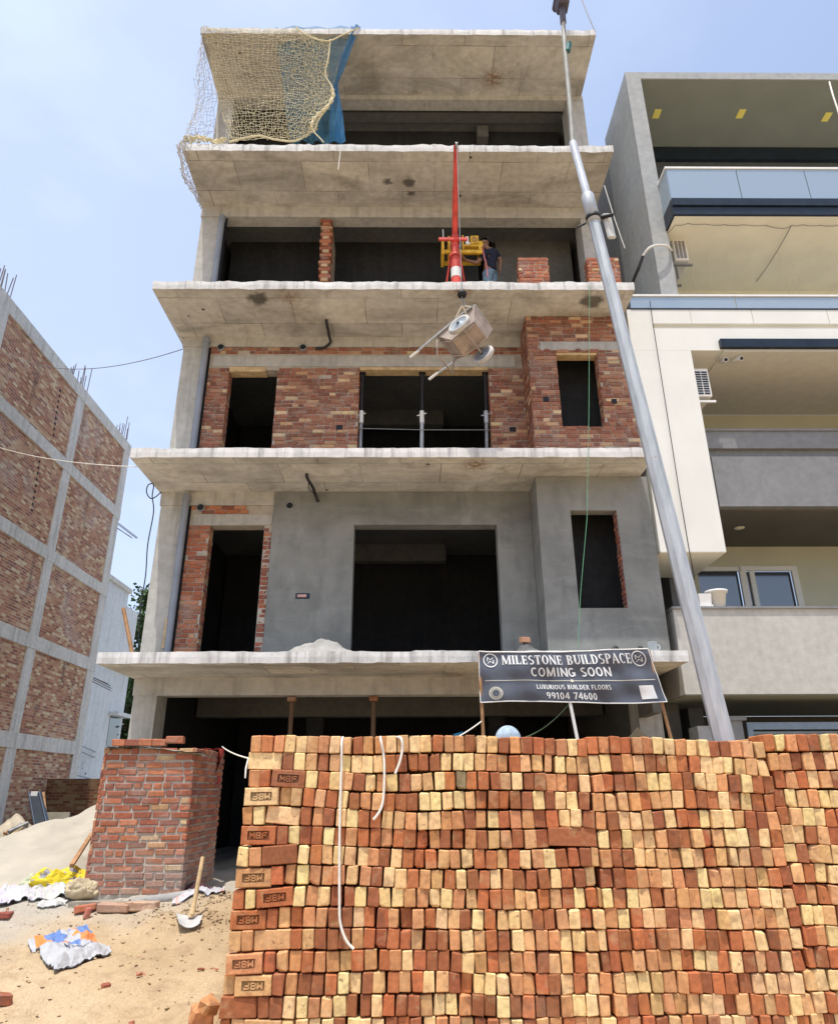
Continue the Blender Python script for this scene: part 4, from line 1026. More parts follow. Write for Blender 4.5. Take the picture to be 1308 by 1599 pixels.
left = px_edge([(316, 41), (330, 100), (342, 160), (357, 221)], [9.47, 9.75, 9.95, 9.95]); right = px_edge([(516, 63), (513, 92), (508, 118), (519, 140), (514, 165), (498, 188), (492, 203)], [9.47, 9.53, 9.6, 9.63, 9.65, 9.7, 9.75])
def coons(u, v):
    a = lerp_edge(top, u)*(1-v)+lerp_edge(bott, u)*v; b = lerp_edge(left, v)*(1-u)+lerp_edge(right, v)*u
    c = (top[0]*(1-u)+top[-1]*u)*(1-v)+(bott[0]*(1-u)+bott[-1]*u)*v
    p = a+b-c
    p.z -= .22*math.sin(math.pi*u)*math.exp(-((v-.15)/.2)**2)*.6
    p.x += .03*math.sin(v*9+u*5)
    return p
mb = MB(); net_tubes(mb, 46, 50, coons, .0039, .012); mb.part('front_net', M_ynet, sn)
ol = px_edge([(314, 42), (309, 110), (302, 175), (288, 212), (283, 235), (286, 270), (300, 300), (317, 324)], [9.5, 9.46, 9.45, 9.44, 9.43, 9.5, 9.7, 10.0])
il = px_edge([(316, 44), (330, 100), (336, 150), (330, 205), (291, 222), (297, 255), (307, 290), (319, 322)], [9.9, 10.5, 10.8, 10.6, 9.5, 9.75, 10.2, 10.7])
mb = MB(); net_tubes(mb, 11, 62, lambda u, v: lerp_edge(ol, v)*(1-u)+lerp_edge(il, v)*u+Vector((-.09*math.sin(u*3.14)*math.sin(v*3.14)+.02*math.sin(v*31), 0, 0)), .0042, .018); mb.part('side_net', plain('faded_net_cord', (.5, .47, .42), .9), sn)
mb = MB(); net_tubes(mb, 16, 9, lambda u, v: at(288+u*62, 217+5*v+3*math.sin(u*9), Y=9.46+.35*v)+Vector((0, 0, .07*math.sin(u*7)*(1-v)+.03)), .008, .025); mb.part('gathered_hem', M_ynet, sn)
mb = MB()
mb.tube([p+Vector((0, -.02, 0)) for p in right], .016, 6)
mb.tube(px_edge([(462, 42), (474, 52), (490, 60), (508, 64), (520, 62), (536, 54), (560, 44)], [9.44]*7), .014, 6)
mb.tube(px_edge([(519, 140), (520, 152), (510, 168), (500, 176), (489, 188), (486, 200)], [9.6]*6), [.03+.014*math.sin(i*1.3) for i in range(41)], 7)
mb.tube(px_edge([(488, 200), (492, 208), (500, 216), (505, 222)], [9.6]*4), .013, 6)
mb.tube(px_edge([(358, 222), (400, 212), (430, 218), (462, 220), (488, 204)], [9.8]*5), .018, 6)
mb.part('edge_rope', M_ynet, sn)
bn = empty('shade_net', (-1.9, 9.6, ZT[3]), 'blue shade net twisted and hanging behind the yellow net', 'net')
bl = px_edge([(430, 42), (434, 80), (441, 130), (448, 190), (455, 223)], [9.56, 9.75, 9.95, 10.05, 10.05]); br_ = px_edge([(562, 42), (550, 72), (535, 112), (527, 138), (532, 175), (536, 224)], [9.5, 9.6, 9.75, 9.85, 9.95, 10.0])
mb = MB(); mb.grid(26, 40, lambda u, v: lerp_edge(bl, v)*(1-u)+lerp_edge(br_, v)*u+Vector((0, .05*math.sin(u*22+v*6)*(.3+v)+.03*fbm(u*6, v*5), 0))); mb.part('sheet', M_bnet, bn)
mb = MB(); mb.grid(8, 40, lambda u, v: lerp_edge(br_, v)+Vector(((u-.85)*(.2*(1-v*1.2) if v < .55 else .1+.5*(v-.55)), -.03+.03*math.sin(u*9+v*14), .0))); mb.part('twisted_edge', net_mat('blue_shade_net_folded', (.035, .17, .36), .8), bn)
rope(px_edge([(532, 226), (531, 240), (528, 265)], [9.42]*3), .008, 'short white cord dangling from the slab edge below the blue net', M_rope, 'cord')
# ------------------------------------------------------------------ banner on posts
YBN = 8.9
C0 = [at(747, 1017, Y=YBN), at(1011, 1013, Y=YBN), at(1040, 1096, Y=YBN), at(750, 1097, Y=YBN)]
def bpt(u, v, off=0):
    a = C0[0].lerp(C0[1], u); b = C0[3].lerp(C0[2], u); p = a.lerp(b, v)
    p.z += -.02*math.sin(math.pi*u)*(1-v) + .018*math.sin(math.pi*2*u)*(v-.2)
    p.y += .018*math.sin(u*14+v*3)+.012*math.sin(u*31-v*6)+.01*math.sin(v*12+u*4)-off
    return p
bp = (C0[0]+C0[2])/2
bnr = empty('builder_banner', (bp.x, YBN, .5), 'dark MILESTONE BUILDSPACE banner stretched on three wooden posts', 'banner')
M_vinyl = plain('dark_vinyl', (.095, .105, .13), .4, 0, .2, 3, .05); M_print = plain('white_print', (.78, .78, .76), .5, 0, .04, 3, 0); M_gold = plain('cream_print', (.6, .57, .47), .5, 0, .04, 3, 0)
mb = MB(); mb.grid(64, 20, lambda u, v: bpt(u, v)); mb.grid(64, 20, lambda u, v: bpt(1-u, v, -.003)); mb.part('banner_sheet', M_vinyl, bnr)
mb = MB(); mb.tube([bpt(i/40, 0) for i in range(41)], .009, 6); mb.tube([bpt(i/40, 1) for i in range(41)], .007, 6); mb.tube([bpt(1, i/10) for i in range(11)], .006, 6); mb.tube([bpt(0, i/10) for i in range(11)], .006, 6); mb.part('banner_hem', M_print, bnr)
WB, HB = (C0[1]-C0[0]).length, (C0[0]-C0[3]).length; AR = HB/WB
def flat(mb, polys, c=(1, 1, 1), off=.009):
    """polys in banner (u, v) space, v downwards; split so that they follow the cloth"""
    for P in polys:
        mb.add([bpt(u, v, off) for u, v in P], [tuple(range(len(P)))], 0, c)
def ringp(cx, cy, rx, ry, tx, ty, a0=0, a1=360, n=20):
    o = []
    for i in range(n):
        a, b = R(a0+(a1-a0)*i/n), R(a0+(a1-a0)*(i+1)/n)
        o.append([(cx+rx*math.cos(a), cy+ry*math.sin(a)), (cx+rx*math.cos(b), cy+ry*math.sin(b)), (cx+(rx-tx)*math.cos(b), cy+(ry-ty)*math.sin(b)), (cx+(rx-tx)*math.cos(a), cy+(ry-ty)*math.sin(a))])
    return o
def rc(x0, x1, y0, y1): return [(x0, y0), (x1, y0), (x1, y1), (x0, y1)]
def bar(p, q_, t):
    d = Vector((q_[0]-p[0], q_[1]-p[1])); n_ = Vector((-d.y, d.x)).normalized()*t/2
    return [(p[0]+n_.x, p[1]+n_.y), (p[0]-n_.x, p[1]-n_.y), (q_[0]-n_.x, q_[1]-n_.y), (q_[0]+n_.x, q_[1]+n_.y)]
def glyph(ch, ser):
    """letter polygons, y up, height 1: thick stems, thin bars, slab serifs when ser"""
    K = .2 if ser else .17; th = .085 if ser else .15; s = .06
    def st(x, k=K, y0=0, y1=1):
        o = [rc(x, x+k, y0, y1)]
        if ser:
            if y0 == 0: o.append(rc(x-s, x+k+s, 0, .06))
            if y1 == 1: o.append(rc(x-s, x+k+s, .94, 1))
        return o
    thn = K if not ser else .09
    if ch == 'I': return st(.06), .06*2+K
    if ch == 'L': return st(.06)+[rc(.06, .6, 0, th)]+([rc(.53, .6, 0, .3)] if ser else []), .64
    if ch == 'E': return st(.06)+[rc(.06, .58, 0, th), rc(.06, .58, 1-th, 1), rc(.06, .48, .5-th/2, .5+th/2)]+([rc(.52, .58, 0, .27), rc(.52, .58, .73, 1), rc(.43, .49, .36, .64)] if ser else []), .64
    if ch == 'F': return st(.06)+[rc(.06, .56, 1-th, 1), rc(.06, .48, .5-th/2, .5+th/2)], .58
    if ch == 'T': return st(.24)+[rc(.02, .66, 1-th, 1)]+([rc(.02, .08, .72, 1), rc(.6, .66, .72, 1)] if ser else []), .7
    if ch == 'M': return st(.06, thn)+st(.74, K)+[bar((.13, 1), (.47, .05), K), bar((.45, .05), (.8, 1), thn)], 1.0
    if ch == 'N': return st(.06, thn)+st(.62, thn)+[bar((.11, .98), (.66, .02), K)], .78
    if ch == 'U': return st(.06, K, .3, 1)+st(.58, thn, .3, 1)+[p for p in ringp(.36, .32, .3, .32, .17 if ser else K, .12 if ser else .16, 180, 360, 10)], .74
    if ch == 'A': return [bar((.08, 0), (.38, 1), thn), bar((.36, 1), (.68, 0), K), rc(.18, .58, .27, .27+th)]+([rc(0, .2, 0, .06), rc(.54, .8, 0, .06)] if ser else []), .78
    if ch == 'O': return ringp(.37, .5, .36, .51, K, th), .76
    if ch == 'C': return ringp(.37, .5, .36, .51, K, th, 48, 312, 18)+([rc(.6, .66, .68, .95)] if ser else []), .7
    if ch == 'G': return ringp(.37, .5, .36, .51, K, th, 48, 345, 18)+[rc(.42, .73, .36, .36+th), rc(.73-K, .73, .1, .46)], .77
    if ch == 'D': return st(.06)+ringp(.26, .5, .45, .5, K, th, -90, 90, 12)+[rc(.06, .28, 0, th), rc(.06, .28, 1-th, 1)], .75
    if ch == 'B': return st(.06)+ringp(.28, .74, .3, .26, K*.9, th, -90, 90, 8)+ringp(.28, .26, .35, .27, K, th, -90, 90, 8)+[rc(.06, .3, 0, th), rc(.06, .3, 1-th, 1), rc(.06, .3, .48, .48+th)], .67
    if ch == 'P': return st(.06)+ringp(.28, .72, .34, .28, K, th, -90, 90, 8)+[rc(.06, .3, 1-th, 1), rc(.06, .3, .44, .44+th)], .64
    if ch == 'R': return st(.06)+ringp(.28, .74, .32, .26, K, th, -90, 90, 8)+[rc(.06, .3, 1-th, 1), rc(.06, .3, .48, .48+th), bar((.34, .5), (.6, 0), K)], .68
    if ch == 'X': return [bar((.08, 0), (.56, 1), K), bar((.08, 1), (.56, 0), K)], .64
    if ch == 'S': return ringp(.31, .74, .27, .27, K*.85, th*1.1, 40, 270, 12)+ringp(.31, .26, .29, .27, K*.85, th*1.1, -140, 90, 12), .62
    if ch == '0': return ringp(.28, .5, .27, .51, K, th, 0, 360, 16), .6
    if ch == '1': return [rc(.14, .14+K, 0, 1), bar((.02, .75), (.2, .95), th)], .42
    if ch == '4': return [rc(.36, .36+K, 0, 1), rc(.0, .62, .22, .22+th), bar((.04, .26), (.44, .98), th)], .64
    if ch == '6': return ringp(.29, .31, .28, .31, K, th)+ringp(.42, .5, .41, .5, K, th, 110, 200, 8), .62
    if ch == '7': return [rc(.02, .56, 1-th, 1), bar((.5, .95), (.2, 0), K)], .58
    if ch == '9': return ringp(.29, .69, .28, .31, K, th)+ringp(.16, .5, .41, .5, K, th, -70, 20, 8), .62
    return [], .34
def text_polys(txt, u0, u1, v0, v1, ser):
    x = 0; out = []
    for chh in txt:
        P, w = glyph(chh, ser)
        out += [[(a+x, b) for a, b in p] for p in P]; x += w+.07
    x -= .07
    return [[(u0+(u1-u0)*a/x, v1-(v1-v0)*b) for a, b in p] for p in out]
def words(txt, u0, u1, v0, v1, ser, name):
    tot = sum(glyph(c, ser)[1]+.07 for c in txt)-.07; x = 0
    for wd in txt.split(' '):
        w = sum(glyph(c, ser)[1]+.07 for c in wd)-.07
        mb = MB(); flat(mb, text_polys(wd, u0+(u1-u0)*x/tot, u0+(u1-u0)*(x+w)/tot, v0, v1, ser)); mb.part(name, M_print, bnr)
        x += w+.07+glyph(' ', ser)[1]+.07
words('MILESTONE BUILDSPACE', .132, .885, .075, .262, True, 'title_word')
words('COMING SOON', .29, .745, .325, .5, False, 'subtitle_word')
words('LUXURIOUS BUILDER FLOORS', .31, .72, .665, .755, False, 'tagline_word')
words('99104 74600', .36, .635, .815, .945, False, 'phone_digits')
mb = MB(); flat(mb, [rc(.03+.95*i/40, .03+.95*(i+1)/40, .575, .588) for i in range(40)]); flat(mb, ringp(.515, .582, .009, .009/AR*1.0, .009, .009/AR)); mb.part('divider_line', M_gold, bnr)
for cu in (.067, .928):
    mb = MB(); ry = .042/AR; flat(mb, ringp(cu, .175, .042, ry, .006, .006/AR, n=28))
    sq = [(-.62, .42), (-.62, -.42), (0, .2), (.62, -.42), (.62, .42), (0, -.2), (-.62, .42)]
    for a, b in (((-.58, -.62), (0, -.12)), ((0, -.12), (.58, -.62)), ((-.58, .62), (0, .12)), ((0, .12), (.58, .62)), ((-.58, -.62), (-.58, .15)), ((.58, .62), (.58, -.15))):
        flat(mb, [bar((cu+a[0]*.03, .175+a[1]*.03/AR), (cu+b[0]*.03, .175+b[1]*.03/AR), .005)])
    mb.part('round_emblem', M_print, bnr)
mb = MB(); flat(mb, [p for i in range(26) for p in ringp(.085, .835, .038, .038/AR, .012, .012/AR, i*360/26, i*360/26+9, 1)]); flat(mb, ringp(.085, .835, .023, .023/AR, .003, .003/AR)); mb.part('round_seal', M_gold, bnr)
mb = MB(); flat(mb, [rc(.877+.008*i, .885+.008*i, .685+.025*j, .71+.025*j) for i in range(10) for j in range(10)]); mb.part('white_patch', M_print, bnr)
for (t0, b0_, mat, dy) in (((748, 1020), (755, 1165), M_wood, .03), ((889, 1094), (904, 1170), M_white, .03), ((1012, 1016), (1050, 1165), M_wood, .03)):
    a = at(*t0, Y=YBN+dy); b = at(*b0_, Y=YBN+dy); k = (.45-b.z)/(a.z-b.z); b = b+(a-b)*k
    mb = MB(); mb.tube([a, b], .022, 6); mb.part('post', mat, bnr)
#@@NEXT2
# ------------------------------------------------------------------ leaning street pole
YP = 6.3
pole = empty('street_light_pole', at(1120, 1155, Y=YP)*1+Vector((.3, 0, -1.8)), 'tall galvanised octagonal street light pole leaning behind the brick stack', 'street light')
pb = at(1129, 1155, Y=YP); pt = at(922, 327, Y=YP); dirp = (pb-pt); pbase = pb+dirp*((pb.z-.1)/(pt.z-pb.z))*1.0
pbase = pt+(pb-pt)*((pt.z-.15)/(pt.z-pb.z))
pole.location = pbase
mb = MB(); mb.tube([pbase, pb, pt], [.094, .091, .064], 8, sm=False, phase=.25); mb.box(pbase.x-.22, pbase.x+.22, pbase.y-.22, pbase.y+.22, pbase.z, pbase.z+.03); mb.part('shaft', M_galv, pole)
ax = (pt-pb).normalized(); Mx = Matrix.Translation(pt) @ ax.to_track_quat('Z', 'X').to_matrix().to_4x4()
mb = MB(); mb.lathe(Mx, [(.06, -.2), (.076, -.2), (.076, .2), (.066, .22), (.04, .23)], 16); mb.part('sleeve', M_galv, pole)
mb = MB(); mb.lathe(Mx, [(.075, -.16), (.082, -.16), (.082, -.1), (.075, -.1)], 16); mb.tube([Mx @ Vector((.1, 0, -.13)), Mx @ Vector((.22, -.06, -.16))], .022, 6); mb.tube([Mx @ Vector((-.1, 0, -.2)), Mx @ Vector((-.2, 0, -.25))], .012, 6); mb.part('clamp_band', M_black, pole)
mb = MB(); mb.bev(Mx @ T(.17, .02, -.25), .1, .05, .38, .02); mb.part('junction_cover', plain('grey_white_plastic', (.55, .56, .54), .6), pole)
p1 = at(912, 290, Y=YP); p2 = at(894, 224, Y=YP); p3 = at(890, 170, Y=YP); p4 = at(882, 80, Y=YP); p5 = at(879, 36, Y=YP)
mb = MB(); mb.tube([pt, p1, p2+(p2-p1)*.02], [.05, .048, .046], 12); mb.part('bracket_tube', plain('bright_zinc', (.6, .63, .66), .4, .3), pole)
mb = MB(); mb.tube(smooth_pts([at(897, 236, Y=YP), p2, p3, p4, p5]), .03, 10); mb.part('arm', plain('weathered_zinc', (.34, .34, .31), .6, .2), pole)
mb = MB(); mb.tube([at(886, 80, Y=YP-.02), at(888, 68, Y=YP-.02)], .036, 10); mb.part('arm_joint', plain('green_tape', (.05, .16, .17)), pole)
lp = at(876.5, 4, Y=YP)
mb = MB(); Ml = Matrix.Translation(lp) @ Matrix.Rotation(R(-6), 4, 'Y')
mb.bev(Ml @ T(0, -.12, .1), .17, .6, .1, .03); mb.bev(Ml @ T(-.0, .0, -.02), .15, .2, .2, .02); mb.tube([p5, lp], .042, 10); mb.part('lamp_head', plain('dark_cast_metal', (.1, .09, .11), .6, .3), pole)
mb = MB(); mb.bev(Ml @ T(0, -.18, .047), .12, .36, .012, .004); mb.part('lamp_glass', M_white, pole)
# ------------------------------------------------------------------ finished apartment building on the right
nb = empty('finished_apartment_building', (8, 12, .5), 'finished grey and cream apartment building with glass balconies and white frame', 'building')
XE = 14.0
def npart(name, mat, *boxes, label=None, j=0):
    mb = MB()
    for b in boxes: mb.box(*b, j=j)
    return mb.part(name, mat, nb, label)
npart('side_fin_wall', M_gren, (4.52, 4.83, 10.25, 11.9, 9.4, 15.69))
npart('side_wall', M_gpar, (4.56, 4.8, 11.902, 23, .4, 15.6))
npart('roof_slab', M_gren, (4.832, XE, 10.25, 23, 15.5, 15.69))
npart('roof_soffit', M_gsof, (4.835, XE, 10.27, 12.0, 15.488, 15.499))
mb = MB()
for i, (a, b) in enumerate(((1025, 178), (1156, 178), (1290, 183))):
    p = at(a, b, Z=15.48); mb = MB(); mb.box(p.x-.075, p.x+.075, p.y-.11, p.y+.11, 15.478, 15.487); mb.part('ceiling_light', M_lens, nb)
npart('top_back_wall', plain('charcoal_wall_paint', (.085, .09, .092), .85), (4.84, XE, 12.0, 12.2, 9.3, 15.487)); npart('dark_header', M_dkmet, (4.84, XE, 11.9, 11.998, 15.1, 15.46))
npart('balcony_slab', M_csof, (4.84, XE, 9.88, 11.99, 11.40, 11.6))
npart('balcony_fascia', M_dkmet, (4.805, XE, 9.83, 9.878, 11.38, 11.56), (4.805, XE, 9.80, 9.878, 11.575, 11.74), (4.803, 4.838, 9.879, 10.249, 11.38, 11.74))
for i, (a, b) in enumerate(((4.82, 6.13), (6.145, 7.42), (7.435, 8.7), (8.715, 10), (10.015, XE))):
    npart('glass_panel', M_glass, (a, b, 9.842, 9.854, 11.75, 12.5))
npart('glass_panel', M_glass, (4.806, 4.818, 9.856, 10.249, 11.75, 12.5))
npart('handrail', M_white, (4.79, XE, 9.825, 9.87, 12.5, 12.545), (4.79, 4.835, 9.871, 10.249, 12.5, 12.545))
npart('yellow_back_wall', M_csof, (4.84, XE, 11.95, 11.998, 9.42, 11.398))
# white frame
npart('white_pier', M_fasc, (3.83, 4.85, 10.2, 11.57, 5.0, 8.68))
npart('white_band', M_fasc, (3.831, XE, 10.2, 11.9, 8.682, 9.14), (3.831, XE, 10.2, 11.9, 9.245, 9.54), (3.831, 4.25, 10.2, 11.9, 9.141, 9.244), (4.251, XE, 10.27, 11.9, 9.141, 9.244))
for x in (4.95, 6.05, 7.4):
    npart('panel_joint', plain('joint_stain', (.42, .38, .32), .8), (x, x+.008, 10.197, 10.2, 9.25, 9.54))
npart('white_pier_soffit', M_csof, (3.835, 4.845, 10.21, 11.57, 4.99, 4.999))
npart('ceiling_edge_strip', M_dkmet, (5.42, XE, 10.12, 10.19, 8.7, 8.87), (5.36, 5.418, 10.12, 12.3, 8.7, 8.87))
npart('balcony_ceiling', plain('pale_ceiling_paint', (.68, .68, .63), .8, var=.06, bump=.05), (4.852, 5.35, 10.75, 12.4, 8.655, 8.68), (5.42, XE, 10.191, 12.4, 8.655, 8.681))
for i in range(5):
    for (za, zb) in ((9.57, 9.83),):
        a = 3.92+i*1.9
        npart('glass_panel', M_glass, (a, a+1.885, 10.21, 10.222, za, zb))
npart('handrail', M_white, (3.9, XE, 10.19, 10.24, 9.832, 9.87)); npart('glass_channel', M_dkmet, (3.9, XE, 10.19, 10.24, 9.541, 9.568))
# second balcony
npart('grey_parapet', M_gpar, (5.02, XE, 10.6, 10.75, 6.985, 7.31), (5.0, XE, 10.57, 10.78, 7.311, 7.345), (5.07, XE, 10.6, 10.75, 5.92, 6.83), (5.05, XE, 10.68, 10.75, 6.831, 6.984))
npart('parapet_return', M_gpar, (4.852, 5.018, 10.72, 10.85, 5.92, 7.3))
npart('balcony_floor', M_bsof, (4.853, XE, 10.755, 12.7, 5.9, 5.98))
npart('upper_back_wall', M_wallc, (4.6, XE, 12.402, 12.6, 5.981, 8.654))
npart('window_frame', M_wallc, (5.15, 6.9, 12.36, 12.4, 7.82, 7.9), (7.9, 9.6, 12.36, 12.4, 7.82, 7.9), (5.15, 5.23, 12.36, 12.4, 6.0, 7.819), (6.82, 6.9, 12.36, 12.4, 6.0, 7.819))
npart('window_glass', M_wglass, (5.235, 6.815, 12.375, 12.4, 6.0, 7.815), (7.98, 9.5, 12.375, 12.4, 6.0, 7.815))
p = at(1154, 826, Z=5.88); mb = MB(); mb.lathe(T(p.x, p.y, 5.899), [(.001, -.012), (.07, -.012), (.085, -.004), (.088, 0)], 20); mb.part('ceiling_light', plain('cream_lens', (.75, .7, .5)), nb)
# first balcony
wy = 12.6
a, b, c_, d = at(1153, 887, Y=wy), at(1235, 883, Y=wy), at(1088, 890, Y=wy), at(1306, 880, Y=wy)
npart('lower_back_wall', M_wallc, (3.9, c_.x-.0, wy, wy+.15, 2.9, 5.899), (c_.x, b.x+.05, wy, wy+.15, a.z+.02, 5.899), (b.x+.05, XE, wy, wy+.15, 2.9, 5.899))
npart('window_frame', M_fasc, (c_.x, a.x, wy-.02, wy+.03, a.z-.06, a.z+.02), (a.x, b.x+.06, wy-.06, wy-.0, a.z-.07, a.z+.02), (a.x-.03, a.x+.09, wy-.06, wy, 3.0, a.z-.071), (b.x-.05, b.x+.06, wy-.06, wy, 3.0, a.z-.071), (a.x+.17, a.x+.26, wy-.03, wy+.02, 3.0, a.z-.071))
npart('window_glass', M_wglass, (c_.x, a.x-.031, wy+.03, wy+.05, 2.9, a.z-.06), (a.x+.09, b.x-.05, wy+.021, wy+.05, 2.9, a.z-.071))
npart('window_frame', plain('dark_window_edge', (.1, .1, .09)), (d.x, d.x+.05, wy-.03, wy, 3.0, 5.2))
npart('lower_parapet', M_lpar, (3.9, XE, 10.2, 10.38, 2.86, 4.1), (3.902, 4.05, 10.381, 12.5, 2.86, 4.1))
npart('parapet_coping', M_gpar, (3.875, XE, 10.17, 10.42, 4.101, 4.135), (3.875, 4.08, 10.421, 12.5, 4.101, 4.135))
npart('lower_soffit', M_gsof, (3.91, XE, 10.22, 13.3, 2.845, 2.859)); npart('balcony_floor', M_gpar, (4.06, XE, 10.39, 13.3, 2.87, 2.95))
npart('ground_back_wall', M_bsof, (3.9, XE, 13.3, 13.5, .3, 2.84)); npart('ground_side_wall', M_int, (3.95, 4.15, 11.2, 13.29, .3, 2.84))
npart('gate_pillar', M_gren, (4.12, 4.5, 10.5, 10.85, .3, 2.45), j=.01); npart('gate_pillar_cap', M_gpar, (4.5, 4.76, 10.45, 10.8, .3, 2.52), (4.46, 4.82, 10.42, 10.84, 2.521, 2.58))
gt = empty('louvred_gate', (6, 10.55, .5), 'blue grey louvred metal gate under the right building beside the pole', 'gate')
xx = 4.86
while xx < 8.5:
    mb = MB(); mb.box(xx, xx+1.42, 10.53, 10.58, 2.4, 2.5); mb.box(xx, xx+.08, 10.53, 10.58, .55, 2.4); mb.box(xx+1.34, xx+1.42, 10.53, 10.58, .55, 2.4); mb.box(xx, xx+1.42, 10.53, 10.58, .5, .55); mb.part('gate_frame', M_gate, gt)
    mb = MB(); z = .6
    while z < 2.38:
        mb.add([(xx+.08, 10.535, z+.055), (xx+1.34, 10.535, z+.055), (xx+1.34, 10.575, z), (xx+.08, 10.575, z), (xx+.08, 10.535, z+.047), (xx+1.34, 10.535, z+.047), (xx+1.34, 10.575, z-.008), (xx+.08, 10.575, z-.008)], [(0, 1, 2, 3), (7, 6, 5, 4), (4, 5, 1, 0), (6, 7, 3, 2)]); z += .078
    mb.part('louvre_panel', M_gate, gt); xx += 1.46
def ac(px, py, Y, lab, w, h, dark):
    p = at(px, py, Y=Y); root = empty('air_conditioner_unit', p, lab, 'air conditioner')
    mb = MB(); mb.bev(T(p.x, p.y+.38, p.z), w, .76, h, .012); mb.part('casing', M_white, root)
    mb = MB()
    n = 10
    if dark:
        for i in range(2):
            for k in range(n):
                x0 = p.x-w*.4+i*w*.42; z0 = p.z+h*.42-(k+1)*h*.84/n
                mb.box(x0, x0+w*.36, p.y-.006, p.y-.001, z0, z0+h*.05)
    else:
        for i in range(3):
            mb.box(p.x-w*.36+i*w*.26, p.x-w*.36+i*w*.26+w*.19, p.y-.006, p.y-.001, p.z-h*.4, p.z+h*.42)
    mb.part('grille', M_dkmet if dark else M_steel, root)
    mb = MB(); mb.box(p.x-w*.55, p.x+w*.7, p.y+.02, p.y+.06, p.z-h*.5-.1, p.z-h*.5-.06); mb.box(p.x-w*.5, p.x-w*.42, p.y+.02, p.y+.06, p.z-h*.5-.4, p.z-h*.5-.1); mb.box(p.x-w*.55, p.x+w*.7, p.y+.6, p.y+.64, p.z-h*.5-.1, p.z-h*.5-.06); mb.part('bracket', M_gpar if not dark else M_white, root)
ac(1062, 390, 10.5, 'small white air conditioner on the grey fin wall under the top balcony', .27, .5, False)
ac(1096, 597, 10.35, 'white air conditioner with dark slotted grille beside the white frame', .27, .56, True)
for (a, b, lab) in ((1130, 560, 'left white camera under the balcony ceiling'), (1152, 558, 'right white camera under the balcony ceiling')):
    p = at(a, b, Z=8.62); root = empty('security_camera', (p.x, p.y, 8.655), lab, 'camera')
    s = -1 if a < 1140 else 1; dv = Vector((s*.02, -.12, -.05)); mb = MB(); c0 = Vector((p.x, p.y, 8.58)); mb.tube([c0-dv, c0+dv*.6], .042, 12); mb.tube([Vector((p.x, p.y+.05, 8.656)), c0], .018, 8); mb.part('housing', M_white, root)
    mb = MB(); mb.tube([c0+dv*.6, c0+dv*.68], .03, 12); mb.part('lens', M_black, root)
def pot(px, py, Y, r, h, lab, square=False):
    p = at(px, py, Y=Y); mb = MB()
    if square: mb.lathe(T(p.x, Y, 4.14) @ Matrix.Rotation(R(45), 4, 'Z'), [(.001, .0), (r*1.2, 0), (r*1.2, .03), (r, .03), (r*1.15, h), (r, h), (r*.9, .05)], 4, sm=False)
    else: mb.lathe(T(p.x, Y, 4.14), [(.001, 0), (r*.66, 0), (r*.92, h*.86), (r*1.08, h*.87), (r*1.1, h), (r*.95, h), (r*.9, h*.8), (.001, h*.75)], 24)
    mb.thing('flower_pot', M_white, lab, 'flower pot')
pot(1119, 935, 10.3, .15, .26, 'round white flower pot with a rim on the balcony parapet'); pot(1097, 938, 10.3, .12, .2, 'smaller squared white flower pot on the parapet by the steel pole', True)
# fairy lights, cables
fl = empty('fairy_lights', (6.5, 10.8, 11.39), 'string of fairy lights pinned along the cream balcony ceiling', 'fairy lights')
pin = [at(x, y, Z=11.385) for x, y in ((1040, 365), (1053, 352), (1073, 349), (1100, 350), (1130, 351), (1160, 351), (1195, 352), (1222, 357), (1235, 352), (1252, 351), (1280, 352), (1308, 352))]
P = []
for a, b in zip(pin, pin[1:]): P += cat_pts(a, b, .02, 6)
mb = MB(); mb.tube(P, .006, 5); mb.tube(cat_pts(at(1235, 352, Z=11.385), at(1180, 440, Z=11.385), .05, 10), .008, 5); mb.part('wire', M_steel, fl)
mb = MB()
for x in (1073, 1098, 1130, 1165, 1212, 1228, 1300):
    p = at(x, 366, Z=11.38); p.y += .5; p = at(x+3, 395, Y=p.y)
    q_ = Vector((p.x, p.y, 10.1)); mb.tube([Vector((p.x, p.y, 11.39)), q_], .0035, 4)
    for k in range(10): mb.lathe(T(p.x, p.y, 11.2-k*.11), [(.001, -.012), (.01, 0), (.001, .012)], 5)
mb.part('bulb_strands', plain('clear_bulb', (.7, .68, .55), .3), fl)
rope([at(1014, 470, Y=10.15), at(1018, 500, Y=10.15), at(1040, 640, Y=10.16), at(1060, 768, Y=10.16), at(1076, 862, Y=10.16), at(1084, 905, Y=10.3)], .007, 'thin dark cable hanging straight down the white frame', M_cable, 'cable')
rope(smooth_pts([at(1003, 400, Y=10.2), at(1012, 388, Y=10.1), at(1024, 383, Y=10.1), at(1040, 384, Y=10.15), at(1048, 391, Y=10.3)]), .022, 'white drain hose looping over the grey fin wall', M_white, 'hose')
rope(smooth_pts([at(1003, 400, Y=10.2), at(996, 420, Y=10.3), at(988, 440, Y=10.5), at(984, 470, Y=10.6)]), .03, 'dark sleeved hose running down the gap beside the grey fin wall', M_cable, 'hose')
rope([at(943, 290, Y=11), at(960, 345, Y=11), at(975, 388, Y=11)], .012, 'pale conduit running down the side wall between the two buildings', M_white, 'conduit')
rope([at(906, -6, Y=9.5), at(917, 22, Y=9.5), at(929, 50, Y=9.5)], .012, 'dark cable running up from the roof slab\'s right corner', M_steel, 'cable')
rope(smooth_pts([at(1294, 128, Y=10.2), at(1300, 150, Y=10.0), at(1309, 178, Y=9.9), at(1318, 215, Y=9.8)]), .016, 'tangled pale cable hanging under the roof of the right building', M_rope, 'cable')
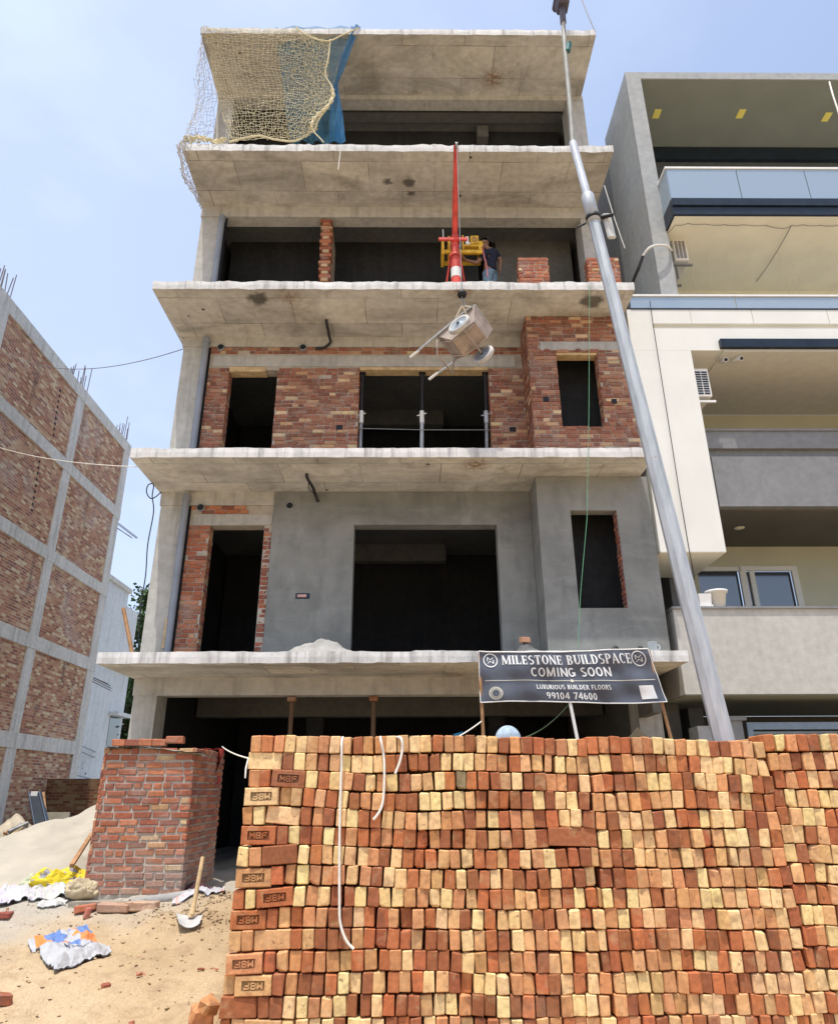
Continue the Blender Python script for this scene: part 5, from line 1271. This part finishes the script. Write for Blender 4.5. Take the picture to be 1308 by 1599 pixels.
# ------------------------------------------------------------------ strings and wires on the building
rope([at(920, 446, Y=9.47), at(919, 640, Y=9.47), at(916, 810, Y=9.47), at(906, 925, Y=9.47), at(902, 1012, Y=9.45)], .0038, 'thin green string hanging down the facade past the bays', plain('green_string', (.16, .42, .24)), 'string')
rope(cat_pts((-11.7, 17.2, 13.45), at(286, 545, Y=10.8), .5, 24), .008, 'upper grey wire sagging between the left building and the slab', M_steel, 'wire')
rope(cat_pts((-11.7, 16.6, 10.4), at(216, 729, Y=9.6), .18, 24), .0075, 'lower pale wire sagging between the left building and the slab', M_rope, 'wire')
rope(smooth_pts([at(252, 768, Y=10.6), at(243, 776, Y=10.5), at(235, 778, Y=10.4), at(229, 768, Y=10.3), at(232, 757, Y=10.3), at(240, 757, Y=10.4), at(238, 775, Y=10.4), at(240, 800, Y=10.4), at(231, 850, Y=10.4), at(228, 895, Y=10.4), at(222, 935, Y=10.4), at(217, 985, Y=10.4), at(216, 1022, Y=10.4)]), .009, 'black cable looped at the slab corner and hanging by the left column', M_cable, 'cable')
mb = MB(); a = at(193, 950, Y=10.3); b = at(207, 1022, Y=10.2); mb.tube([a, b], .03, 6); mb.thing('timber_pole', M_wood, 'reddish timber pole leaning at the slab\'s left end', 'timber pole')
mb = MB(); a = at(262, 965, Y=10.78); b = at(255, 1012, Y=10.74); mb.tube([a, b], .028, 6); mb.thing('timber_batten', M_pale, 'short pale timber batten standing against the left column', 'batten')
rope(cat_pts(at(347, 1166, Y=8.9), at(388, 1184, Y=5.2), .015, 12)+pxs(5.0, (384, 1200), (383, 1215)), .0055, 'thin white cord tied from the brick pier to the brick stack', M_rope, 'cord')
# clothes line
rope(cat_pts(at(752, 1126, Y=8.93), at(668, 1172, Y=8.0), .03, 12), .008, 'pale rope line tied to the banner\'s left post', M_rope, 'rope')
p0, p1 = at(722, 1140, Y=8.6), at(686, 1160, Y=8.2)
mb = MB(); mb.grid(16, 10, lambda u, v: p0.lerp(p1, u)+Vector((.02*math.sin(u*14), .05*math.sin(u*11+v*3), -.32*v-.04*v*math.sin(u*3)))); mb.thing('blue_cloth', plain('teal_cloth', (.015, .14, .24), .9), 'blue cloth hung on the rope line left of the banner post', 'cloth')
rope(cat_pts(at(890, 1097, Y=8.95), at(806, 1155, Y=9.3), .08, 12), .007, 'thin green cord running down from the banner\'s middle post', plain('green_cord', (.1, .16, .1)), 'cord')
# clutter under the ground floor on the right
mb = MB(); mb.grid(8, 8, lambda u, v: (2.95+.5*u+.1*v, 10.4+.25*v, .5+1.95*v*(1-.25*abs(u-.5)))); mb.grid(8, 8, lambda u, v: (3.45-.5*u+.1*v, 10.41+.25*v, .5+1.95*v*(1-.25*abs(u-.5)))); mb.thing('plywood_offcut', plain('old_plywood', (.3, .26, .19), .9), 'weathered plywood offcut leaning under the ground floor by the right column', 'plywood')
mb = MB(); mb.grid(24, 16, heap_fn(3.55, 10.1, .28, .3, 1.95, .45, .06, .75)); mb.thing('dark_sack_pile', plain('black_plastic_sack', (.02, .02, .022), .5, bump=.6, bscale=9), 'pile of dark plastic sacks under the ground floor beside the right post', 'sacks')
# ------------------------------------------------------------------ brick building on the left
XW = -11.75
lb = empty('brick_infill_building', (-14, 19, .5), 'half built concrete frame building with weathered red brick infill on the left', 'building')
mb = MB(); mb.box(-16, XW-.06, 8.0, 26.35, .3, 15.0); mb.part('infill_wall', M_fbrick, lb)
bands = [(15.13, .46), (12.2, .4), (9.01, .4), (6.19, .42), (3.28, .44)]
for i, (z, h) in enumerate(bands):
    mb = MB()
    N = 40; V = []
    for k in range(N+1):
        y = 7.9+(26.45-7.9)*k/N; nz = .02*fbm(y*.8, i*3)+.012*fbm(y*4, i)
        V += [(XW+.0, y, z-h+nz), (XW+.012*fbm(y, i+.5), y, z+nz*.5), (-16.02, y, z), (-16.02, y, z-h)]
    mb.add(V, [(k*4+q, k*4+(q+1) % 4, (k+1)*4+(q+1) % 4, (k+1)*4+q) for k in range(N) for q in range(4)]+[(3, 2, 1, 0), (N*4, N*4+1, N*4+2, N*4+3)]); mb.part('tie_beam', M_lb, lb)
cy = [(16.5, 17.0), (21.58, 22.1), (25.88, 26.42)]
zs = [.3]+[b[0] for b in bands[::-1]]
for (a, b) in cy:
    for i in range(5):
        zt = bands[4-i][0]-bands[4-i][1]-.0; zb = zs[i]
        mb = MB(); mb.box(-12.4, XW-.012, a, b, zb-.005, zt+.005, 0, j=.012); mb.part('column', M_lb, lb)
def rebars(x, y, z, n, ln, lab, horiz=None):
    mb = MB()
    for i in range(n):
        ox, oy = random.uniform(-.5, .05), random.uniform(-.3, .3); l_ = ln*random.uniform(.7, 1.15)
        if horiz: mb.tube([(x-.3, y+oy*.6, z+oy*.8), (x+.1+horiz*l_*.4, y+oy*.6+l_*.8, z+oy*.8-l_*.38)], .016, 5)
        else: mb.tube([(x+ox, y+oy, z), (x+ox+random.uniform(-.05, .05), y+oy+random.uniform(-.06, .06), z+l_)], .016, 5)
    mb.part('starter_bars', M_rebar, lb, lab)
rebars(XW-.05, 16.75, 15.05, 12, 1.05, None); rebars(XW-.05, 21.85, 15.05, 11, .95, None); rebars(XW-.05, 26.1, 15.05, 9, 1.05, None)
rebars(XW, 26.45, 11.7, 4, 1.1, None, .6); rebars(XW, 26.45, 5.75, 4, .9, None, .8)
for zc, y0 in ((13.4, 20.6), (10.6, 20.3)):
    for i in range(9):
        mb = MB(); mb.box(XW-.07, XW-.052, y0-.02*i, y0-.02*i+.1, zc-.85+i*.2, zc-.77+i*.2); mb.part('putlog_shade_patch', M_black, lb)  # small black blocks painted as the dark of wall holes
# ------------------------------------------------------------------ far background
wb = empty('white_building', (-15, 31, .5), 'stained white rear building beyond the brick building', 'building')
M_wht = concrete('stained_white_wall', (.74, .75, .71), (.88, .88, .84), streak=.35)
mb = MB(); mb.box(-19, -12.6, 27.6, 30.5, .3, 9.85); mb.box(-19, -12.62, 30.5, 31.9, .3, 9.3); mb.part('wall', M_wht, wb)
mb = MB(); mb.box(-19, -12.5, 27.5, 30.6, 9.851, 10.05); mb.part('parapet', M_lb, wb)
for b_ in ((-12.62, -12.2, 30.3, 31.8, 4.6, 4.75), (-12.6, -12.25, 29.2, 31.7, 6.6, 6.72)):
    mb = MB(); mb.box(*b_); mb.part('sun_shade', M_wht, wb)
mb = MB(); mb.box(-12.61, -12.58, 30.5, 31.6, 3.4, 4.59); mb.part('window', M_wglass, wb)
for z in (3.2, 3.0, 2.2):
    rope([(-11.9, 26.5, z), (-12.55, 29.5, z-.1)], .02, {3.2: 'upper', 3.0: 'middle', 2.2: 'lowest'}[z]+' thin pipe between the brick building and the white building', M_steel, 'pipe')
bl2 = empty('distant_pale_house', (-16, 47, .5), 'distant pale house seen between the trees and the left column', 'building')
mb = MB(); mb.box(-21, -15.5, 46, 52, .3, 6.2); mb.part('wall', plain('far_pale_paint', (.6, .62, .64)), bl2)
mb = MB(); mb.box(-18.5, -17, 45.95, 45.99, 4, 5.4); mb.box(-16.9, -15.9, 45.95, 45.99, 4, 5.4); mb.part('window', M_wglass, bl2)
def tree(x, y, z0, z1, r, n, lab, leaf=.28):
    root = empty('leafy_tree', (x, y, z0), lab, 'tree'); mb = MB(); th = z0+(z1-z0)*.35
    mb.tube([(x, y, z0-.1), (x+.1, y, th), (x+.05, y+.1, z0+(z1-z0)*.8)], [.2, .13, .04], 8)
    for k in range(7):
        a = k*2.4; zz = th+(z1-th)*k/9; mb.tube([(x+.08, y, zz), (x+r*.6*math.cos(a), y+r*.6*math.sin(a), zz+r*.5)], [.06, .02], 6)
    mb.part('trunk', M_bark, root); mb = MB(); cs = []
    for k in range(26):
        a, b = random.uniform(0, 6.28), random.random()**.6
        zz = th+(z1-th)*random.uniform(0, 1); rr = r*b*(1-.55*abs((zz-th)/(z1-th)-.4))
        cs.append(Vector((x+rr*math.cos(a), y+rr*math.sin(a), zz)))
    for i in range(n):
        c = random.choice(cs); p = c+Vector((random.gauss(0, r*.2), random.gauss(0, r*.2), random.gauss(0, r*.17)))
        u = Vector((random.gauss(0, 1), random.gauss(0, 1), random.gauss(0, .6))).normalized(); w = u.cross(Vector((random.gauss(0, 1), random.gauss(0, 1), random.gauss(0, 1)))).normalized(); l_ = leaf*random.uniform(.6, 1.2)
        mb.add([p, p+u*l_*.5+w*l_*.28, p+u*l_, p+u*l_*.5-w*l_*.28], [(0, 1, 2, 3)])
    mb.part('crown', M_leaf, root)
tree(-14.0, 36, .4, 11.3, 1.9, 6500, 'tall leafy tree rising beyond the white building beside the left column')
tree(-13.2, 33.5, .4, 7.2, 1.3, 3200, 'dark leafy tree standing in front of the distant pale house', .24)
tree(-13.6, 28.6, .4, 3.1, .9, 1500, 'low light green shrub like tree over the brick boundary wall', .2)
lw = MB(); lw.box(-11.7, -3.9, 24.2, 24.4, .3, at(135, 1216, Y=24.2).z, 0); lw.thing('boundary_wall', M_shadebrick, 'low brown brick boundary wall between the left building and the sand heap', 'wall')
# ------------------------------------------------------------------ brick pier at the left
pr = MB(); px0, px1, py0, py1, pz0, pz1 = -3.5, -2.46, 8.45, 9.78, .58, 2.08
pr.box(px0+.016, px1-.016, py0+.016, py1, .3, pz1-.03, 0)
courses(pr, (px0, py0+.016, pz0), (1, 0, 0), (0, -1, 0), px1-px0, pz1-pz0, ch=.076, m=1, wts=(6, 6, 4, 4, 2, .6, .4), wob=.006, gap=.019, dust=lambda z: .5-z*.9)
courses(pr, (px1-.016, py0, pz0), (0, 1, 0), (1, 0, 0), py1-py0, pz1-pz0, ch=.076, m=1, wts=(6, 4, 5, 2, 4, .3, 0), gap=.018, dust=lambda z: .6-z*.9)
courses(pr, (px0+.016, py0, pz0), (0, 1, 0), (-1, 0, 0), py1-py0, pz1-pz0, ch=.083, m=1)
pr.grid(70, 40, lambda u, v: (px0+.01+(px1-px0-.02)*u, py0+.014-.02*max(0, fbm(u*9, v*7)+.25-v*.9), pz0-.1+.62*v), 0)
pr.thing('brick_pier', [M_mortar, M_wbrick], 'large square mortared red brick pier standing on planks at the left', 'brick pier')
mb = MB(); mb.grid(20, 6, lambda u, v: (px0-.0+1.12*u, py0-.05+.3*v, pz1-.005+.02*math.sin(u*5)+.012*fbm(u*9, v*4)-.035*u)); mb.grid(20, 6, lambda u, v: (px0-.0+1.12*(1-u), py0-.05+.3*v, pz1-.017+.02*math.sin((1-u)*5)+.012*fbm((1-u)*9, v*4)-.035*(1-u))); mb.thing('torn_sheet', plain('dusty_plastic_sheet', (.4, .38, .33), .7), 'dusty plastic sheet lying between the top brick courses of the pier', 'sheet')
for i in range(5):
    loose((px0+.12+i*.155+.02*(i == 4), py0+.11, pz1+.055+(.03 if i == 4 else 0)), (.15 if i < 4 else .2, .11, .075), random.gauss(0, .06), ('first', 'second', 'third', 'fourth', 'fifth and highest')[i]+' loose red brick from the left on the pier top', pick(RED, (5, 5, 3, 3, 2, 0, 0)))
rg = MB(); rg.grid(10, 10, lambda u, v: (px1+.005+.03*math.sin(v*5+u*2), py1-.35+.2*u, pz1+.03-.42*v+.02*u)); rg.grid(10, 10, lambda u, v: (px1-.2+.205*u, py1-.35+.2*v, pz1+.034+.01*math.sin(u*9))); rg.thing('red_rag', plain('red_cloth', (.4, .05, .04), .9), 'dusty red rag hanging over the back corner of the brick pier', 'cloth')
# ------------------------------------------------------------------ planks and clutter around the pier
mb = MB(); mb.box(-3.52, -2.72, 8.2, 8.44, .515, .55, 0, j=.01); mb.thing('scaffold_plank', plain('muddy_plank', (.32, .28, .22), .9, bump=.5), 'muddy grey scaffold plank lying at the foot of the pier', 'plank')
for (px, w, lab) in ((163, .11, 'left'), (240, .36, 'right')):
    p = at(px, 1412, Y=8.28); mb = MB(); mb.box(p.x-w/2, p.x+w/2, 8.22, 8.36, .36, .44 if w > .2 else .51, 0, j=.006); mb.thing('timber_block', M_pale, f'{lab} pale timber block under the muddy plank at the pier', 'timber block')
mb = MB(); mb.tube(smooth_pts([Vector((-2.9, 8.3, .53)), Vector((-2.65, 8.28, .56)), Vector((-2.4, 8.3, .59)), Vector((-2.2, 8.36, .62))]), .05, 8); mb.thing('mortar_bag_roll', M_cem, 'grey dusty rolled bag lying against the pier foot', 'bag')
def crumple(name, quad, lift, mat, lab, cat, nu=36, nv=28, amp=.05, colf=None, seed=0, mats=None, fr=5):
    """sheet laid over the ground through four ground pixels, folds raised by noise, with its own thickness"""
    G = [gat(*q_) for q_ in quad]; mb = MB()
    def f(u, v):
        p = G[0].lerp(G[1], u).lerp(G[3].lerp(G[2], u), v)
        e = min(u, 1-u, v, 1-v)*6; w1 = mnoise.noise(Vector((u*fr*.8+seed, v*fr*.8, seed)))
        p = p+Vector((.03*fbm(u*3, v*3+seed), .03*fbm(u*3+5, v*3+seed), 0))
        z = gh(p.x, p.y)+.02+lift*sst(min(1, e))*(.7+.5*fbm(u*2+seed, v*2))+amp*.5*(1-min(1, 2.5*abs(w1)))+amp*.16*mnoise.noise(Vector((u*11, v*11, seed)))
        return Vector((p.x, p.y, z))
    for k, dz in ((0, 0), (1, -.008)):
        V = [f(i/nu, j/nv)+Vector((0, 0, dz)) for j in range(nv+1) for i in range(nu+1)]
        for j in range(nv):
            for i in range(nu):
                q_ = (j*(nu+1)+i, j*(nu+1)+i+1, (j+1)*(nu+1)+i+1, (j+1)*(nu+1)+i)
                P = [V[a] for a in q_]
                mb.add(P, [(3, 2, 1, 0)] if k == 0 else [(0, 1, 2, 3)], 0, colf((i+.5)/nu, (j+.5)/nv) if colf else (1, 1, 1), True)
    return f, mb.thing(name, mat, lab, cat)
def attr_plastic(name, rough=.6):
    k = NT(name, rough); k.col(k.mix(1, k.attr(), k.ramp(k.noise(k.obj, 9, 5), [(.3, .82), (.7, 1.05)]), 'MULTIPLY')); k.bump(k.noise(k.obj, 25, 5), .3, .01); return k.m
M_bag = attr_plastic('woven_printed_bag')
def sackcol(u, v):
    wht = (.44, .445, .46)
    if v > .5+.05*math.sin(u*8) or v < .03: return wht
    if u < .06: return wht
    vv = v/.5; t = abs(vv-.5)
    if .5 < u < .72 and t > .1+abs(u-.62)*1.4-.12 and t < .5: return wht if t < .3 else (.13, .22, .48)
    if .12+.2*vv < u < .58 and .2 < vv < .78: return (.13, .22, .48)
    if u > .74: return (.13, .22, .48) if vv < .6 else (.72, .25, .09)
    return (.75, .26, .07) if vv < .93 else wht
sf, sack = crumple('cement_sack', ((43, 1476), (133, 1450), (174, 1492), (84, 1524)), .09, M_bag, 'empty white cement sack with blue and orange print lying on the sand', 'sack', 60, 44, .035, sackcol, 3)
mb = MB()
P = text_polys('NOЯA'.replace('Я', 'R'), .35, .82, .57, .72, False)
for poly in P:
    c = [sf(1.14-u, 1.29-v)+Vector((0, 0, .006)) for u, v in poly]; mb.add(c, [tuple(range(len(c)))])
o = mb.part('faded_lettering', plain('faded_blue_ink', (.16, .19, .27)), sack)
o.matrix_parent_inverse = Matrix.Translation(Vector(sack.location)).inverted()
def bag(name, px, py, Y, sx, sy, sz, mat, lab, cat, colf=None, seed=0, rz=0):
    p = at(px, py, Y=Y); z0 = gh(p.x, Y)-.02; mb = MB(); nu, nv = 44, 22; V = []
    for jv in range(nv+1):
        for iu in range(nu):
            a = iu/nu*2*math.pi; b = jv/nv*math.pi
            x = math.copysign(abs(math.cos(a))**.75, math.cos(a))*math.sin(b)**.7; y = math.copysign(abs(math.sin(a))**.8, math.sin(a))*math.sin(b)**.7; z = (1-math.cos(b))/2
            n1 = mnoise.noise(Vector((x*1.6+seed, y*1.6, z*2))); n2 = 1-min(1, 3*abs(mnoise.noise(Vector((x*2.6+seed, y*2.6, z*3.2)))))
            k = 1+.18*n1-.13*n2
            X, Yy = x*sx*k, y*sy*k
            V.append((p.x+X*math.cos(rz)-Yy*math.sin(rz), Y+X*math.sin(rz)+Yy*math.cos(rz), z0+sz*z*(1+.3*n1-.14*n2)))
    for jv in range(nv):
        for iu in range(nu):
            q_ = [jv*nu+iu, jv*nu+(iu+1) % nu, (jv+1)*nu+(iu+1) % nu, (jv+1)*nu+iu]
            mb.add([V[t] for t in q_], [(0, 1, 2, 3)], 0, colf(iu/nu, jv/nv) if colf else (1, 1, 1), False)
    return mb.thing(name, mat, lab, cat)
bag('yellow_sack', 97, 1372, 9.0, .32, .2, .27, M_bag, 'crumpled bright yellow sack with grey patches in front of the pale heap', 'sack', lambda u, v: (.33, .32, .33) if mnoise.noise(Vector((u*9, v*5, 3))) > .28 else (.7, .54, .03), 8, .25)
bag('clear_bag', 56, 1378, 9.0, .17, .16, .2, M_bag, 'pale greenish plastic bag left of the yellow sack', 'bag', lambda u, v: (.5, .52, .36), 12)
crumple('plastic_sheet', ((-8, 1398), (46, 1372), (52, 1404), (-8, 1420)), .05, M_bag, 'white and mauve crumpled plastic sheet at the ground\'s left edge', 'plastic sheet', 34, 24, .06, lambda u, v: (.55, .5, .6) if fbm(u*7, v*7, 3) > .05 else (.55, .545, .55), 15)
crumple('plastic_sheet', ((44, 1398), (98, 1386), (110, 1404), (42, 1412)), .05, M_bag, 'milky crumpled plastic sheet below the yellow sack', 'plastic sheet', 34, 20, .05, lambda u, v: (.5, .6, .66) if u > .75 else (.54, .54, .5) if fbm(u*6, v*6, 8) > -.1 else (.5, .47, .5), 19)
crumple('plastic_strip', ((56, 1414), (100, 1406), (104, 1416), (60, 1420)), .02, M_bag, 'thin flat milky plastic strip lying in front of the crumpled sheets', 'plastic sheet', 20, 8, .012, lambda u, v: (.54, .53, .5), 21)
bag('jute_bag', 130, 1398, 8.5, .19, .15, .2, plain('dusty_jute', (.5, .41, .27), .95, bump=.5), "dusty jute bag of sand beside the pier's left foot", 'bag', None, 25)
crumple('white_sheet', ((272, 1404), (350, 1388), (352, 1400), (268, 1418)), .03, M_bag, 'white plastic sheet between the pier and the brick stack', 'plastic sheet', 30, 12, .03, lambda u, v: (.52, .51, .53) if fbm(u*9, v*4, 2) > -.25 else (.6, .36, .32), 31)
mb = MB(); p = gat(305, 1391); mb.grid(16, 8, heap_fn(p.x, p.y+.06, .16, .09, .09, p.z+.02, .2, .6)); mb.thing('dark_cloth', plain('maroon_black_cloth', (.07, .03, .03), .9), 'dark maroon cloth bundle on the white plastic sheet', 'cloth')
def gbrick(px, py, d, rz, tilt, lab, c):
    p = gat(px, py); mb = MB(); mb.bev(T(p.x, p.y, gh(p.x, p.y)+d[2]*.42) @ Matrix.Rotation(rz, 4, 'Z') @ Matrix.Rotation(tilt, 4, 'Y'), *d, .008, .006, 0, c); mb.thing('loose_brick', M_wbrick, lab, 'brick')
gbrick(133, 1423, (.2, .1, .06), .25, -.12, 'flat red brick piece on the sand in front of the jute bag', (.45, .14, .07))
gbrick(136, 1435, (.06, .05, .11), .5, .2, 'small red brick chip standing under the flat red brick piece', (.45, .12, .08))
gbrick(4, 1433, (.16, .09, .05), .1, 0, 'dark red brick half cut by the picture\'s left edge near the grey patch', (.28, .07, .05))
gbrick(3, 1568, (.12, .1, .07), .6, .1, 'red brown brick lump at the bottom left corner of the sand', (.32, .1, .05))
gbrick(178, 1424, (.3, .14, .08), .05, .03, 'half buried sandy brick left in the kerb line before the pier', (.45, .27, .18))
gbrick(222, 1421, (.3, .14, .08), -.03, -.02, 'half buried sandy brick right in the kerb line before the pier', (.5, .33, .22))
gbrick(165, 1545, (.06, .045, .04), .4, 0, 'tiny brick chip on the sand below the cement sack', (.3, .1, .06))
# shovel
sv = empty('shovel', gat(297, 1448), 'shovel with a pale wooden handle stuck in the loose sand', 'shovel')
a = gat(297, 1440); by = a.y; zb = gh(a.x, by)
h0 = at(301, 1424, Y=by); h1 = at(317, 1338, Y=by+.12)
mb = MB(); mb.tube([h0-(h1-h0)*.04, h1], [.022, .02], 10); mb.part('handle', M_pale, sv)
c = [at(275, 1428, Y=by+.06), at(316, 1434, Y=by+.05), at(311, 1447, Y=by-.13), at(279, 1446, Y=by-.15)]
for q_ in c: q_.z = max(q_.z, gh(q_.x, q_.y)+.03)
def bladef(u, v):
    p = c[0].lerp(c[1], u).lerp(c[3].lerp(c[2], u), v); p.z += .035*(2*u-1)**2*(.4+.6*v)-.01*v; return p
mb = MB(); mb.grid(14, 10, bladef); mb.grid(14, 10, lambda u, v: bladef(1-u, v)+Vector((0, 0, -.005))); mb.part('blade', plain('worn_shovel_steel', (.62, .62, .6), .45, .3), sv)
mb = MB(); mb.tube([h0+(h1-h0)*.1, h0.lerp(c[0].lerp(c[1], .55).lerp(c[3].lerp(c[2], .55), .25), .8)], [.024, .028], 10); mb.part('socket', M_pale, sv)
# board leaning on the heap, long dark pipe, scrap
mb = MB(); a = at(143, 1303, Y=9.6); b = at(112, 1352, Y=8.85); mb.tube([a, b], .03, 4, sm=False, phase=.6); mb.thing('timber_batten', M_wood, 'brown timber batten leaning from the yellow sack to the pier', 'batten')
root = empty('dark_channel', at(66, 1300, Y=17.2), 'dark blue steel channel leaning against the brick building wall', 'steel channel')
a, b = at(54, 1236, Y=17.6), at(67, 1299, Y=17.0); a.z += 0
d = (b-a); mb = MB()
for (o1, o2) in (((-.13, 0), (.13, 0)),):
    mb.add([a+Vector((-.13, 0, 0)), a+Vector((.13, 0, 0)), b+Vector((.15, 0, 0)), b+Vector((-.15, 0, 0)), a+Vector((-.13, .1, 0)), a+Vector((.13, .1, 0)), b+Vector((.15, .1, 0)), b+Vector((-.15, .1, 0))], [(0, 3, 2, 1), (4, 5, 6, 7), (0, 1, 5, 4), (3, 7, 6, 2), (0, 4, 7, 3), (1, 2, 6, 5)])
mb.part('web', M_dkmet, root)
mb = MB()
for s in (-.12, .12): mb.tube([a+Vector((s, -.02, 0)), b+Vector((s*1.15, -.02, 0))], .022, 4)
mb.part('flange', plain('steel_blue_paint', (.06, .08, .12), .5), root)
mb = MB(); p = a.lerp(b, .06); mb.bev(T(p.x, p.y-.02, p.z), .16, .03, .1, .005); mb.part('white_tag', M_white, root)
mb = MB(); mb.tube([at(68, 1238, Y=17.7), at(74, 1298, Y=17.1)], .035, 5); mb.thing('timber_batten', M_wood, 'thin brown batten leaning beside the dark steel channel', 'batten')
mb = MB(); a, b = at(78, 1268, Y=18.4), at(98, 1302, Y=18.0)
mb.box(a.x, b.x, 18.2, 18.24, b.z-.1, a.z); mb.thing('board_offcut', plain('grey_board', (.4, .36, .28), .9), 'grey board offcut standing at the foot of the brick building', 'board')
for i in range(9):
    a = at(random.uniform(-2, 20), random.uniform(1296, 1312), Y=16.6); b = at(random.uniform(28, 46), random.uniform(1278, 1304), Y=16.9)
    mb = MB(); mb.tube([a, b], random.uniform(.03, .05), 6); mb.thing('scrap_timber', (M_wood, M_steel, M_pale)[i % 3], ('brown', 'grey', 'pale')[i % 3]+' scrap timber length lying in the jumbled pile at the left building', 'scrap timber', 'jumbled scrap timber by the left building')
mb = MB(); p = at(26, 1282, Y=17.0); mb.grid(22, 14, heap_fn(p.x, p.y, .42, .35, .5, p.z-.3, .25, .6)); mb.thing('cloth_bundle', plain('beige_cloth', (.5, .43, .33), .95, bump=.6, bscale=10), 'beige cloth bundle on the scrap pile at the left building', 'cloth')
